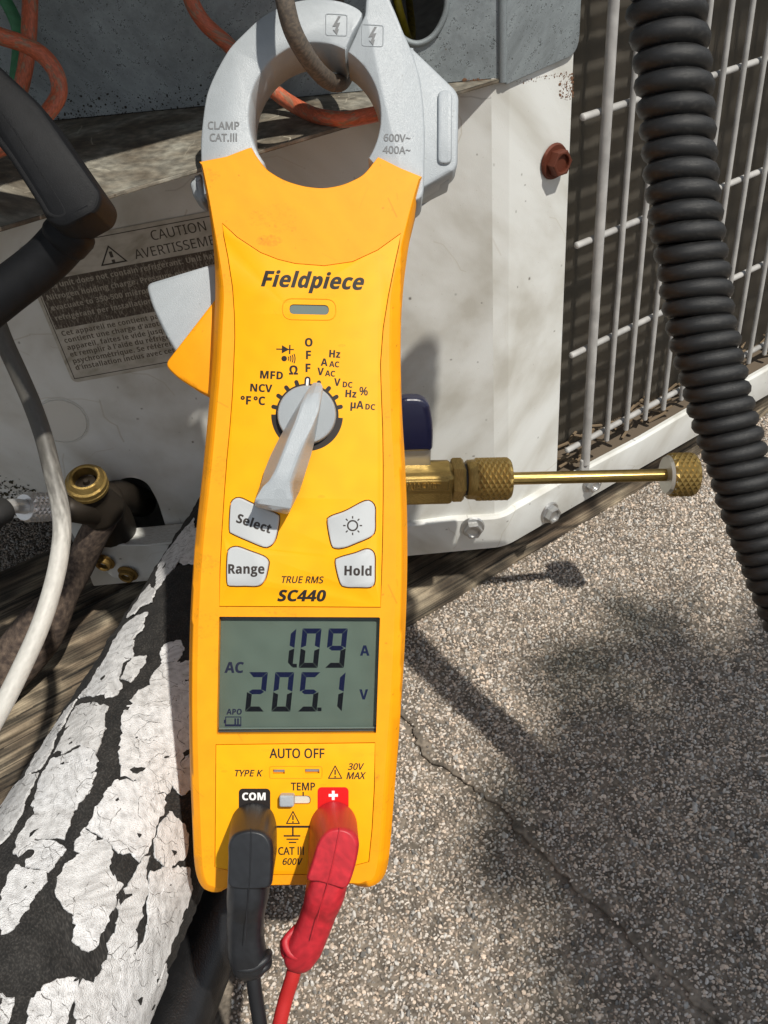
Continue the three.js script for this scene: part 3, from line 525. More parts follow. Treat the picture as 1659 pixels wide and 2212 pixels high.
{
  const rings = [];   // [inset, z]
  for (let i = 0; i <= 8; i++) { const a = i / 8 * Math.PI / 2; rings.push([INS * (1 - Math.sin(a)), ZW * (1 - Math.cos(a))]); }
  rings.push([0, -0.012], [0.0006, -0.013], [0.0006, -0.0145], [0, -0.0152], [0.0010, -0.028], [0.004, -0.032]);
  const pos = [], idx = [], n = body2.length, uv = [];
  rings.forEach(([ins, z], j) => { insetAt(ins).forEach((p, i) => { pos.push(p[0], p[1], z); uv.push(p[0], p[1] + z); if (j) { const a = j * n + i, b = j * n + (i + 1) % n; idx.push(a - n, a, b - n, b - n, a, b); } }); });
  const g = new THREE.BufferGeometry(); g.setAttribute('position', new THREE.Float32BufferAttribute(pos, 3)); g.setAttribute('uv', new THREE.Float32BufferAttribute(uv, 2)); g.setIndex(idx); g.computeVertexNormals();
  const gap = 0.00022, front = insetAt(INS);
  const hTop = offsetPoly(plateTop, gap), hLow = offsetPoly(plateLow, gap), hL = roundPoly(lcdHole, 0.0004, 3);
  const cap = new THREE.ShapeGeometry(shapeOf(front, [hTop, hLow, hL]));
  const walls = [], dep = [-0.0014, -0.0014, -0.0034];
  [hTop, hLow, hL].forEach((h, k) => { const wp = [], wi = [], wu = []; h.forEach((p, i) => { wp.push(p[0], p[1], 0, p[0], p[1], dep[k]); wu.push(p[0], p[1], p[0], p[1] - 0.002); const a = i * 2, b = ((i + 1) % h.length) * 2; wi.push(a, b, a + 1, a + 1, b, b + 1); }); const wg = new THREE.BufferGeometry(); wg.setAttribute('position', new THREE.Float32BufferAttribute(wp, 3)); wg.setAttribute('uv', new THREE.Float32BufferAttribute(wu, 2)); wg.setIndex(wi); wg.computeVertexNormals(); walls.push(wg.toNonIndexed()); const fl = new THREE.ShapeGeometry(shapeOf(offsetPoly(h, 0.0003))); fl.translate(0, 0, dep[k]); walls.push(fl.toNonIndexed()); });
  const backCap = new THREE.ShapeGeometry(shapeOf(insetAt(0.004))); backCap.translate(0, 0, -0.032);
  const full = mergeGeometries([toCreasedNormals(g.toNonIndexed(), 0.9), cap.toNonIndexed(), backCap.toNonIndexed(), ...walls].map(q => { const r = new THREE.BufferGeometry(); for (const k of ['position', 'normal', 'uv']) r.setAttribute(k, q.attributes[k]); return r; }));
  mesh('body', full, yellow, meter);
}

// --- printed plates
const bbox = (l) => l.reduce((b, p) => [Math.min(b[0], p[0]), Math.min(b[1], p[1]), Math.max(b[2], p[0]), Math.max(b[3], p[1])], [9, 9, -9, -9]);
const zo = (x, y) => [414.7 + 0.3125 * x, 1019.5 + 0.3125 * y];
const btn = {
  select: [[268, 235], [288, 192], [335, 180], [420, 218], [585, 288], [604, 330], [578, 465], [540, 512], [498, 519], [400, 480], [278, 425], [261, 395]],
  range: [[248, 560], [275, 524], [320, 518], [410, 550], [495, 582], [529, 612], [529, 650], [505, 745], [462, 786], [370, 788], [280, 787], [245, 765]],
  light: [[936, 345], [958, 308], [1060, 270], [1180, 207], [1230, 201], [1264, 240], [1266, 320], [1264, 405], [1236, 447], [1130, 494], [1060, 521], [1000, 529], [965, 502]],
  hold: [[991, 622], [1020, 592], [1130, 560], [1200, 534], [1240, 541], [1263, 580], [1264, 680], [1261, 768], [1232, 796], [1150, 797], [1065, 794], [1025, 766]],
};
for (const k in btn) btn[k] = smoothClosed(TT(btn[k].map(p => zo(...p))), 48);
const knobC = T(663.5, 897), knobR = 62.5 * MU;
const led = roundPoly(TT([[625, 657, 9], [711, 659, 9], [711, 681, 9], [625, 679, 9]]).map(p => [p[0], p[1], 0.0015]), 0.0015, 6);
function platePrint(x0, y0, x1, y1, pxw, draw) {           // canvas drawn in tracing units
  const w = pxw, h = Math.min(2048, Math.round(pxw * (y1 - y0) / (x1 - x0)));
  return canvasTex(w, h, (c) => {
    const im = c.createImageData(w, h), r = mulberry(33); for (let y = 0; y < h; y++) for (let x = 0; x < w; x++) { const k = 1 + 0.02 * n2(x * 0.006, y * 0.006) + (r() - 0.5) * 0.012, i = (y * w + x) * 4; im.data[i] = Math.min(255, 251 * k); im.data[i + 1] = 173 * k; im.data[i + 2] = 0; im.data[i + 3] = 255; } c.putImageData(im, 0, 0);
    { const r2 = mulberry(71); for (let i = 0; i < 26; i++) { const x = r2() * w, y = r2() * h, q0 = 10 + r2() * 50; c.fillStyle = '#9a6408'; for (let k = 0; k < 300; k++) { const a = r2() * 6.3, q = Math.sqrt(r2()) * q0; c.globalAlpha = 0.04 + 0.08 * r2(); c.fillRect(x + Math.cos(a) * q * 1.7, y + Math.sin(a) * q * 0.7, 1 + r2() * 2, 1 + r2()); } } c.strokeStyle = '#b87a10'; for (let i = 0; i < 40; i++) { const x = r2() * w, y = r2() * h, a = r2() * 6.3, l = 6 + r2() * 34; c.globalAlpha = 0.15 + 0.25 * r2(); c.lineWidth = 0.6 + r2(); c.beginPath(); c.moveTo(x, y); c.lineTo(x + Math.cos(a) * l, y + Math.sin(a) * l); c.stroke(); } c.globalAlpha = 1; }
    c.save(); c.scale(w / (x1 - x0), h / (y1 - y0)); c.translate(-x0, -y0); draw(c); c.restore();
  });
}
const INK = '#2a2420';
function txt(c, s, x, y, size, { bold = true, slant = 0, rot = 0, sx = 1, col = INK, align = 'center' } = {}) { c.save(); c.translate(x, y); c.rotate(rot); c.transform(sx, 0, -slant * 1, 1, 0, 0); c.font = `${bold ? 'bold ' : ''}${size}px sans-serif`; c.textAlign = align; c.textBaseline = 'alphabetic'; c.fillStyle = col; c.fillText(s, 0, 0); { c.lineWidth = size * (bold ? 0.03 : 0.045); c.strokeStyle = col; c.strokeText(s, 0, 0); } c.restore(); }
{
  const B = bbox(plateTop), tl = [480 - 6, 480], X0 = 474, X1 = 867, Y0 = 483, Y1 = 1311;
  const tx = platePrint(X0, Y0, X1, Y1, 970, (c) => {
    c.save(); c.translate(672, 622); c.rotate(0.037); txt(c, 'Fieldpiece', 0, 0, 46, { slant: 0.26, sx: 0.985 }); c.lineWidth = 1.6; c.strokeStyle = INK; c.transform(0.985, 0, -0.26, 1, 0, 0); c.font = 'bold 46px sans-serif'; c.textAlign = 'center'; c.strokeText('Fieldpiece', 0, 0); c.restore();
    // range markings round the dial
    txt(c, 'O', 667, 749, 25); txt(c, 'F', 666, 776, 25); txt(c, 'F', 665, 804, 25);
    txt(c, 'Hz', 722, 773, 22, { rot: 0.06 }); txt(c, 'A', 700, 791, 22, { rot: 0.06 }); txt(c, 'AC', 722, 793, 17, { rot: 0.06 });
    txt(c, 'V', 692, 811, 22, { rot: 0.06 }); txt(c, 'AC', 713, 813, 17, { rot: 0.06 });
    txt(c, 'V', 728, 834, 22, { rot: 0.06 }); txt(c, 'DC', 750, 837, 17, { rot: 0.06 });
    txt(c, 'Hz', 757, 859, 22, { rot: 0.06 }); txt(c, '%', 785, 854, 24, { rot: 0.06, bold: false });
    txt(c, 'µA', 770, 883, 23, { rot: 0.06 }); txt(c, 'DC', 799, 885, 17, { rot: 0.06 });
    txt(c, 'Ω', 634, 809, 27); txt(c, 'MFD', 586, 819, 23, { rot: 0.05, sx: 1.05 }); txt(c, 'NCV', 563, 847, 23, { rot: 0.05, sx: 1.05 });
    txt(c, '°F', 531, 874, 25, { rot: 0.03 }); txt(c, '°C', 560, 875, 25, { rot: 0.03 });
    c.strokeStyle = c.fillStyle = INK; c.lineWidth = 2.6; c.save(); c.translate(616, 755); c.rotate(0.03);
    c.beginPath(); c.moveTo(-19, 0); c.lineTo(19, 0); c.stroke(); c.beginPath(); c.moveTo(-7, -9); c.lineTo(9, 0); c.lineTo(-7, 9); c.fill(); c.lineWidth = 3; c.beginPath(); c.moveTo(10, -10); c.lineTo(10, 10); c.stroke(); c.restore();
    c.beginPath(); c.arc(614, 775, 6, 0, 7); c.fill(); c.lineWidth = 2.2; for (const q of [10, 14.5, 19, 23.5]) { c.beginPath(); c.arc(614, 775, q, -0.45, 0.45); c.stroke(); }
    // ring and ticks
    c.save(); c.translate(663.5, 897);
    c.lineWidth = 8; c.beginPath(); c.arc(0, 0, 64, 0, 7); c.stroke();
    c.lineWidth = 17; c.beginPath(); c.arc(0, 0, 69, 0.08, Math.PI + 0.02); c.stroke();
    c.lineCap = 'round'; c.lineWidth = 9; for (const d of [-76, -56, -37, -18, 1, 20, 39, 58, 76]) { const a = d * Math.PI / 180; c.beginPath(); c.moveTo(Math.sin(a) * 64, -Math.cos(a) * 64); c.lineTo(Math.sin(a) * 75, -Math.cos(a) * 75); c.stroke(); }
    c.lineWidth = 13; c.beginPath(); c.moveTo(0, -60); c.lineTo(1, -77); c.stroke(); c.strokeStyle = '#f2efe6'; c.lineWidth = 5.5; c.beginPath(); c.moveTo(0, -62); c.lineTo(1, -77); c.stroke();
    c.restore(); c.lineCap = 'butt';
    txt(c, 'TRUE RMS', 652, 1259, 20, { bold: false, slant: 0.2, rot: 0.01 }); txt(c, 'SC440', 650, 1298, 33, { slant: 0.22, sx: 1.12, rot: 0.01 });
    c.strokeStyle = INK; c.lineWidth = 1.2; c.save(); c.translate(650, 1298); c.transform(1.12, 0, -0.22, 1, 0, 0); c.font = 'bold 33px sans-serif'; c.textAlign = 'center'; c.strokeText('SC440', 0, 0); c.restore();
  });
  const holes = Object.values(btn).map(b => offsetPoly(b, 0.00042)); holes.push(offsetPoly(led, 0.00005));
  const g = slab(plateTop, -0.0013, 0.0002, 0.00012, holes, 2); const a = T(X0, Y1), b = T(X1, Y0);
  mesh('upper_face_plate', uvBox(g, a[0], a[1], b[0], b[1]), phy({ map: tx, roughness: 0.5, specularIntensity: 0.55, bumpMap: rep(plasticBump, 3, 6), bumpScale: 0.00003 }), meter);
  // indicator window with raised rim
  mesh('indicator_window', slab(led, -0.0012, -0.0001, 0.0003), phy({ color: lin(0.16, 0.20, 0.18), roughness: 0.18, clearcoat: 0.6 }), meter);
  const rimP = roundPoly(TT([[611, 645], [726, 647], [726, 692], [611, 690]]).map(p => [p[0], p[1], 0.0029]), 0.0029, 8);
  mesh('window_rim', tube(rimP.map(p => V(p[0], p[1], 0.0002)), 0.00016, 120, 6, true), yellow, meter);
}
{
  const X0 = 464, X1 = 811, Y0 = 1604, Y1 = 1890;
  const tx = platePrint(X0, Y0, X1, Y1, 1024, (c) => {
    txt(c, 'AUTO OFF', 642, 1637, 28, { bold: false, sx: 0.93 }); c.lineWidth = 0.7; c.strokeStyle = INK; 
    txt(c, 'TYPE K', 535, 1676, 19, { bold: false, slant: 0.22, sx: 1.05 }); txt(c, '30V', 767, 1662, 19, { bold: false, slant: 0.22, sx: 1.02 }); txt(c, 'MAX', 767, 1682, 20, { bold: false, slant: 0.22 });
    txt(c, 'TEMP', 655, 1707, 23, { bold: false, sx: 0.92 }); c.fillStyle = INK; c.fillRect(653.5, 1710, 3, 12);
    const tri = (x, y, s) => { c.lineWidth = 2.3; c.strokeStyle = INK; c.lineJoin = 'round'; c.beginPath(); c.moveTo(x, y - s); c.lineTo(x + s * 0.95, y + s * 0.78); c.lineTo(x - s * 0.95, y + s * 0.78); c.closePath(); c.stroke(); c.lineWidth = 3; c.beginPath(); c.moveTo(x, y - s * 0.45); c.lineTo(x, y + s * 0.28); c.stroke(); c.fillStyle = INK; c.beginPath(); c.arc(x, y + s * 0.56, 1.8, 0, 7); c.fill(); };
    tri(724, 1669, 15); tri(633, 1767, 14.5);
    c.fillStyle = '#26211f'; c.beginPath(); c.roundRect(516, 1703, 68, 70, 9); c.fill(); txt(c, 'COM', 549, 1728, 22, { col: '#f4f2ec', sx: 1.05 });
    c.fillStyle = '#d41414'; c.beginPath(); c.roundRect(686, 1700, 67, 70, 9); c.fill(); c.fillStyle = '#f4ecec'; c.fillRect(710, 1714.5, 20, 6.2); c.fillRect(716.9, 1707.6, 6.2, 20);
    c.fillStyle = INK; c.fillRect(598, 1783, 71, 4.6); c.fillRect(631, 1786, 3.4, 20); c.fillRect(613, 1803.5, 36, 3.2); c.fillRect(619, 1811, 26, 2.6); c.fillRect(624, 1818, 16, 2.6);
    txt(c, 'CAT lll', 629, 1846, 22, { bold: false, sx: 0.95 }); txt(c, '600V', 630, 1867, 19, { bold: false, slant: 0.18 });
  });
  const slot1 = TT([[589, 1661], [616, 1661], [616, 1672], [589, 1672]]), slot2 = TT([[658, 1660], [691, 1660], [691, 1671], [658, 1671]]);
  const sw = roundPoly(TT([[602, 1717], [672, 1717], [672, 1738], [602, 1738]]).map(p => [p[0], p[1], 0.0013]), 0.0013, 6);
  const g = slab(plateLow, -0.0013, 0.0002, 0.00012, [slot1, slot2, sw], 2); const a = T(X0, Y1), b = T(X1, Y0);
  mesh('lower_face_plate', uvBox(g, a[0], a[1], b[0], b[1]), phy({ map: tx, roughness: 0.5, specularIntensity: 0.55, bumpMap: rep(plasticBump, 3, 3), bumpScale: 0.00003 }), meter);
  const rimP = roundPoly(TT([[583, 1655], [696, 1655], [696, 1680], [583, 1680]]).map(p => [p[0], p[1], 0.0004]), 0.0004, 3); mesh('socket_rim', tube(rimP.map(p => V(p[0], p[1], 0.0002)), 0.00014, 100, 6, true), yellow, meter);
  for (const s of [slot1, slot2]) mesh('socket_contact', slab(offsetPoly(s, -0.0003), -0.0013, -0.0009, 0.0001), zinc, meter);
  const pale = std({ color: lin(0.62, 0.60, 0.52), roughness: 0.5 });
  mesh('switch_track', slab(roundPoly(offsetPoly(sw, -0.0002), 0.0002, 1), -0.0013, -0.0006, 0.0001), pale, meter);
  mesh('slide_switch', slab(roundPoly(TT([[603, 1719, 4], [635, 1719, 4], [635, 1744, 4], [603, 1744, 4]], 0.003).map(p => [p[0], p[1], 0.0007]), 0.0007, 4), -0.0006, 0.0030, 0.0006), grey, meter);
}
// --- buttons
{
  const specs = { select: ['Select', 27, 0.32, 0, 4], range: ['Range', 28, 0, 0, 3], light: null, hold: ['Hold', 28, 0.02, 0, 3] };
  for (const k in btn) {
    const b = bbox(btn[k]), w = b[2] - b[0], h = b[3] - b[1], W_ = 320, H_ = Math.round(320 * h / w), S = 320 * MU / w;
    const tx = canvasTex(W_, H_, (c) => {
      const im = c.createImageData(W_, H_), r = mulberry(k.length); for (let i = 0; i < W_ * H_; i++) { const q = 1 + (r() - 0.5) * 0.03; im.data[i * 4] = 186 * q; im.data[i * 4 + 1] = 189 * q; im.data[i * 4 + 2] = 190 * q; im.data[i * 4 + 3] = 255; } c.putImageData(im, 0, 0);
      c.save(); c.scale(S, S); c.translate(W_ / S / 2, H_ / S / 2);
      if (k === 'light') { c.strokeStyle = '#332c28'; c.lineWidth = 3.4; c.translate(3, 2); c.beginPath(); c.arc(0, 0, 10.5, 0, 7); c.stroke(); c.lineWidth = 2.8; for (let i = 0; i < 8; i++) { const a = i * Math.PI / 4; c.beginPath(); c.moveTo(Math.cos(a) * 15, Math.sin(a) * 15); c.lineTo(Math.cos(a) * 20.5, Math.sin(a) * 20.5); c.stroke(); } }
      else { const [s, z, rot] = specs[k]; txt(c, s, k === 'hold' ? 6 : -3, k === 'select' ? 11 : 15, z, { rot, sx: k === 'range' ? 0.98 : 1, col: '#332c28' }); }
      c.restore();
    });
    mesh('button', uvBox(slab(btn[k], -0.0013, 0.0011, 0.0006, [], 4), b[0], b[1], b[2], b[3]), std({ map: tx, roughness: 0.5 }), meter).userData.label = { select: 'grey button marked Select', range: 'grey button marked Range', light: 'grey button with sun symbol', hold: 'grey button marked Hold' }[k];
  }
}
// --- rotary knob: disc and tall waisted lever
{
  const d = new THREE.LatheGeometry([[0, 0.0026], [knobR - 0.0006, 0.0026], [knobR - 0.0002, 0.0024], [knobR, 0.002], [knobR + 0.0001, 0.0002]].map(p => new THREE.Vector2(...p)), 64); d.rotateX(Math.PI / 2); d.translate(knobC[0], knobC[1], 0);
  const dial = new THREE.Group(); dial.name = 'dial'; meter.add(dial);
  mesh('dial_disc', d, grey, dial);
  const zz = (x, y) => [535.7 + 0.1771 * x, 812.2 + 0.1771 * y];
  const rows = [
    [[775, 110], [795, 85], [885, 85], [910, 130], 6.5], [[735, 160], [755, 135], [905, 120], [915, 170], 8], [[680, 235], [705, 215], [895, 215], [903, 260], 9.5], [[600, 370], [640, 365], [855, 430], [875, 430], 11], [[490, 560], [575, 560], [790, 590], [850, 600], 12], [[380, 760], [490, 760], [705, 770], [820, 770], 13], [[275, 970], [410, 970], [625, 960], [770, 960], 13.5],
    [[200, 1160], [330, 1160], [550, 1160], [710, 1150], 14], [[165, 1290], [262, 1275], [505, 1290], [668, 1290], 14], [[125, 1400], [180, 1350], [512, 1400], [628, 1410], 14], [[92, 1500], [92, 1500], [540, 1500], [585, 1500], 13.6], [[80, 1545], [84, 1548], [515, 1610], [540, 1590], 12.8], [[84, 1580], [100, 1590], [480, 1665], [510, 1655], 10], [[90, 1585], [110, 1602], [470, 1685], [500, 1668], 5]];
  const pos = [], idx = [], uv = [], N = 9;
  rows.forEach(([bl, rl, rr, br, h], j) => {
    const H = h / 1000, zb = 0.0024;
    const A = T(...zz(...bl), zb), B = T(...zz(...rl), H - 0.0006), C = T(...zz(...rr), H - 0.0006), D = T(...zz(...br), zb);
    const mL = [lerp(A[0], B[0], 0.72), lerp(A[1], B[1], 0.72)], mR = [lerp(D[0], C[0], 0.72), lerp(D[1], C[1], 0.72)];
    const in1 = [lerp(B[0], C[0], 0.14), lerp(B[1], C[1], 0.14)], in2 = [lerp(B[0], C[0], 0.86), lerp(B[1], C[1], 0.86)], mid = [lerp(B[0], C[0], 0.5), lerp(B[1], C[1], 0.5)];
    const s = [[...A, zb], [...mL, lerp(zb, H, 0.45)], [...B, H - 0.0007], [...in1, H - 0.0001], [...mid, H + 0.0002], [...in2, H - 0.0001], [...C, H - 0.0007], [...mR, lerp(zb, H, 0.45)], [...D, zb]];
    s.forEach((p, i) => { pos.push(...p); uv.push(p[0], p[1]); if (j && i) { const q = j * N + i; idx.push(q - N - 1, q - 1, q - N, q - N, q - 1, q); } });
  });
  const R = rows.length; for (const j of [0, R - 1]) for (let i = 1; i + 1 < N; i++) { const o = j * N; if (j === 0) idx.push(o, o + i, o + i + 1); else idx.push(o, o + i + 1, o + i); }
  let g = new THREE.BufferGeometry(); g.setAttribute('position', new THREE.Float32BufferAttribute(pos, 3)); g.setAttribute('uv', new THREE.Float32BufferAttribute(uv, 2)); g.setIndex(idx); g.computeVertexNormals();
  mesh('lever', toCreasedNormals(g.toNonIndexed(), 1.05), grey, dial);
}
// --- display
{
  const X0 = 468, X1 = 822, Y0 = 1331, Y1 = 1587, sc = 3.4;
  const tx = canvasTex(Math.round((X1 - X0) * sc), Math.round((Y1 - Y0) * sc), (c, w, h) => {
    const im = c.createImageData(w, h), r = mulberry(6); for (let y = 0; y < h; y++) for (let x = 0; x < w; x++) { const q = 1 + 0.03 * n2(x * 0.004, y * 0.004) + (r() - 0.5) * 0.02, i = (y * w + x) * 4; im.data[i] = 92 * q; im.data[i + 1] = 102 * q; im.data[i + 2] = 94 * q; im.data[i + 3] = 255; } c.putImageData(im, 0, 0);
    c.scale(sc, sc); c.translate(-X0, -Y0);
    const blue = '#0a1034', dk = '#080910';
    const ON = { 0: 'abcdef', 1: 'bc', 2: 'abged', 5: 'afgcd', 9: 'abcdfg' };
    const digit = (ch, zx, zy, zw = 132, zh = 275) => {        // zx = left foot of the digit
      const [x, y] = zo(zx, zy), w_ = zw * 0.3125, h_ = zh * 0.3125, t = 11, sl = 0.10;
      c.save(); c.translate(x + sl * h_, y); c.transform(1, 0, -sl, 1, 0, 0);
      const g = 0.7, m = h_ / 2, P = { a: [[g, 0], [w_ - g, 0], [w_ - t, t], [t, t]], d: [[g, h_], [w_ - g, h_], [w_ - t, h_ - t], [t, h_ - t]], f: [[0, g], [t, t + g], [t, m - t * 0.5], [0, m - g]], e: [[0, h_ - g], [t, h_ - t - g], [t, m + t * 0.5], [0, m + g]], b: [[w_, g], [w_ - t, t + g], [w_ - t, m - t * 0.5], [w_, m - g]], c: [[w_, h_ - g], [w_ - t, h_ - t - g], [w_ - t, m + t * 0.5], [w_, m + g]], g: [[t * 0.35, m], [t, m - t / 2 + 0.4], [w_ - t, m - t / 2 + 0.4], [w_ - t * 0.35, m], [w_ - t, m + t / 2 - 0.4], [t, m + t / 2 - 0.4]] };
      for (const s of ON[ch]) { c.fillStyle = 'abfg'.includes(s) ? blue : dk; c.beginPath(); P[s].forEach((p, i) => i ? c.lineTo(...p) : c.moveTo(...p)); c.fill(); }
      c.restore();
    };
    const dot = (zx, zy) => { const [x, y] = zo(zx, zy); c.fillStyle = dk; c.fillRect(x, y, 9, 8); };
    digit(1, 556, 1090); dot(690, 1337); digit(0, 732, 1090); digit(9, 915, 1090);
    digit(2, 357, 1395); digit(0, 541, 1395); digit(5, 725, 1395); dot(862, 1642); digit(1, 900, 1395);
    const p = (s, zx, zy, z, o) => txt(c, s, ...zo(zx, zy), z * 0.3125, { col: '#141a3c', ...o });
    p('A', 1193, 1279, 96); p('V', 1186, 1585, 94); p('AC', 280, 1397, 102, { col: '#23243a', slant: 0.08 }); p('APO', 281, 1689, 54, { col: '#23243a', slant: 0.08 });
    c.strokeStyle = '#20223c'; c.lineWidth = 2; const q = zo(222, 1708); c.strokeRect(q[0], q[1], 33, 19); c.fillStyle = '#20223c'; c.fillRect(q[0] - 4, q[1] + 6, 4, 8); c.fillRect(q[0] + 19, q[1] + 3, 3.6, 13); c.fillRect(q[0] + 25, q[1] + 3, 3.6, 13); c.fillRect(q[0] - 2, q[1] + 16, 36, 4.5);
  });
  const disp = new THREE.Group(); disp.name = 'display'; meter.add(disp);
  const inP = offsetPoly(lcdHole, -0.0001).map(p => [p[0], p[1]]); const a = T(X0, Y1), b = T(X1, Y0);
  mesh('lcd', uvBox(slab(inP, -0.0034, -0.0028, 0.0001), a[0], a[1], b[0], b[1]), phy({ map: tx, roughness: 0.8, specularIntensity: 0.2 }), disp);
  // dark bezel strips at top and bottom, then the clear window
  const dark = std({ color: lin(0.055, 0.058, 0.06), roughness: 0.4 });
  const bez = [[[473, 1332], [821, 1334], [821, 1343], [473, 1341]], [[469, 1581], [813, 1578.5], [812.5, 1584], [468, 1586.5]]];
  for (const q of bez) mesh('bezel', slab(offsetPoly(TT(q), -0.0001), -0.0028, -0.0020, 0.0002), dark, disp);
  const bar = TT([[470, 1575], [813, 1573], [813, 1578], [469, 1580]]); mesh('light_catch_bar', slab(bar, -0.0028, -0.0018, 0.0008, [], 4), phy({ color: lin(0.13, 0.16, 0.14), roughness: 0.25, clearcoat: 1 }), disp);  // bar added to imitate the bright reflection along the bevelled lower glass edge
  mesh('window', slab(roundPoly(offsetPoly(lcdHole, -0.0001).map(p => [p[0], p[1], 0.0003]), 0.0003, 3), -0.0011, -0.0004, 0.00015), phy({ color: lin(0.96, 0.98, 0.97), transmission: 1, roughness: 0.03, thickness: 0, ior: 1.33, specularIntensity: 0.4 }), disp);
}
// --- jaws
const inner = (a0, a1, n, z) => Array.from({ length: n }, (_, i) => { const a = lerp(a0, a1, i / (n - 1)); return T(680 + 142 * Math.cos(a), 249 - 158 * Math.sin(a), z); });
const ZJ = -0.0014, ZJB = -0.0195;
{
  const outerL = [[440, 420], [434, 358], [434, 292], [445, 208], [466, 154], [495, 104], [526, 71], [562, 37.5], [597, 17], [640, 1], [690, -5], [735, 1], [764, 12], [779, 22], [783, 32], [772, 54], [760, 76], [748, 104], [745, 113]];
  const inn = inner(Math.acos((744 - 680) / 142), Math.PI * 1.22, 40, ZJ);
  const ptsL = [...new THREE.CatmullRomCurve3(TT(outerL, ZJ).map(p => V(p[0], p[1], 0)), false, 'catmullrom', 0.4).getSpacedPoints(80).map(p => [p.x, p.y]), ...inn, T(560, 420, ZJ)];
  mesh('fixed_jaw', slab(ptsL, ZJB, ZJ, 0.0009, [], 4), grey, meter);
  const outerR = [[751, 112], [763, 86], [776, 56], [788, 30], [790, 5], [796, -30], [812, -50], [830, -35], [843, 0], [855, 27], [871, 67], [891, 113], [907, 167], [915, 229], [918, 292], [917, 350], [913, 420], [880, 440]];
  const innR = inner(Math.acos((753 - 680) / 142), -0.62, 30, ZJ).reverse();
  const ptsR = [...new THREE.CatmullRomCurve3(TT(outerR, ZJ).map(p => V(p[0], p[1], 0)), false, 'catmullrom', 0.4).getSpacedPoints(80).map(p => [p.x, p.y]), ...innR];
  mesh('moving_jaw', slab(ptsR, ZJB, ZJ, 0.0009, [], 4), grey, meter);
  // guard plate behind the moving jaw with its raised grip rib
  const gz = -0.0045, guard = roundPoly(TT([[884, 96, 4], [983, 191, 14], [991, 206, 10], [989, 354, 8], [980, 368, 8], [921, 402, 6], [890, 420, 4], [880, 250, 4]], gz).map(p => [p[0], p[1], 0.0012]), 0.0012);
  const gp = mesh('guard_plate', slab(guard, -0.016, gz, 0.0012, [], 4), grey, meter);
  const rib = roundPoly(TT([[946, 194], [977, 194], [976, 354], [945, 354]], gz + 0.001).map(p => [p[0], p[1], 0.002]), 0.002, 6); mesh('grip_rib', slab(rib, gz - 0.001, gz + 0.0014, 0.0012, [], 4), grey, gp);
  const foot = roundPoly(TT([[915, 405, 3], [972, 376, 3], [971, 392, 3], [905, 425, 3]], -0.012).map(p => [p[0], p[1], 0.0006]), 0.0006); mesh('guard_foot', slab(foot, -0.022, -0.010, 0.0008), grey, meter);
  const nub = roundPoly(TT([[411, 398, 4], [436, 376, 4], [450, 430, 4], [440, 446, 4], [420, 430, 8]], -0.014).map(p => [p[0], p[1], 0.0012]), 0.0012); mesh('hinge_nub', slab(nub, -0.022, -0.011, 0.002, [], 5), grey, meter);
}
// --- trigger and its yellow guard
{
  const zt = -0.010;
  const tr = roundPoly(TT([[314, 613, 16], [470, 566, 14], [490, 640, 14], [470, 750, 14], [382, 766, 16], [356, 722, 30], [330, 668, 30]], zt).map(p => [p[0], p[1], p[2] * MU]), 0.001);
  mesh('trigger', slab(tr, -0.022, zt, 0.0011, [], 4), grey, meter);
  const tg = roundPoly(TT([[354, 787, 16], [474, 632, 14], [490, 760, 14], [474, 866, 14], [420, 840, 30], [380, 814, 30]], zt + 0.0018).map(p => [p[0], p[1], p[2] * MU]), 0.001);
  mesh('trigger_guard', slab(tg, -0.024, zt + 0.0018, 0.0012, [], 4), yellow, meter);
}
// --- moulded lettering and warning marks on the jaws
{
  const word = (s, sx, sy, size, rot, mat) => { const g = new TextGeometry(s, { font, size: size * MU, depth: 0.00012, curveSegments: 4, bevelEnabled: true, bevelThickness: 0.00002, bevelSize: 0.00007, bevelSegments: 1 }); g.rotateZ(rot); const p = T(sx, sy, ZJ); g.translate(p[0], p[1], ZJ); mesh('lettering', g, mat, meter); };
  word('CLAMP', 448, 279, 16, -0.01, inkGrey); word('CAT.lll', 452, 305, 16, -0.01, inkGrey); word('600V~', 828, 305, 15.5, -0.03, inkGrey); word('400A~', 827, 331, 15.5, -0.03, inkGrey);
  for (const [x, y] of [[727, 55], [805, 78]]) {
    const fr = roundPoly(TT([[x - 23, y - 25], [x + 23, y - 22], [x + 22, y + 23], [x - 23, y + 21]], ZJ).map(p => [p[0], p[1], 0.0006]), 0.0006, 4);
    mesh('warning_frame', tube(fr.map(p => V(p[0], p[1], ZJ)), 0.00016, 100, 6, true), grey, meter);
    const b = TT([[x + 4, y - 20], [x - 9, y + 3], [x - 1, y + 2], [x - 4, y + 11], [x - 8, y + 10], [x + 1, y + 21], [x + 5, y + 8], [x + 2, y + 9], [x + 8, y - 6], [x + 1, y - 5], [x + 9, y - 19]], ZJ);
    mesh('warning_bolt', slab(b, ZJ - 0.0001, ZJ + 0.00018, 0.00005), inkGrey, meter);
  }
}

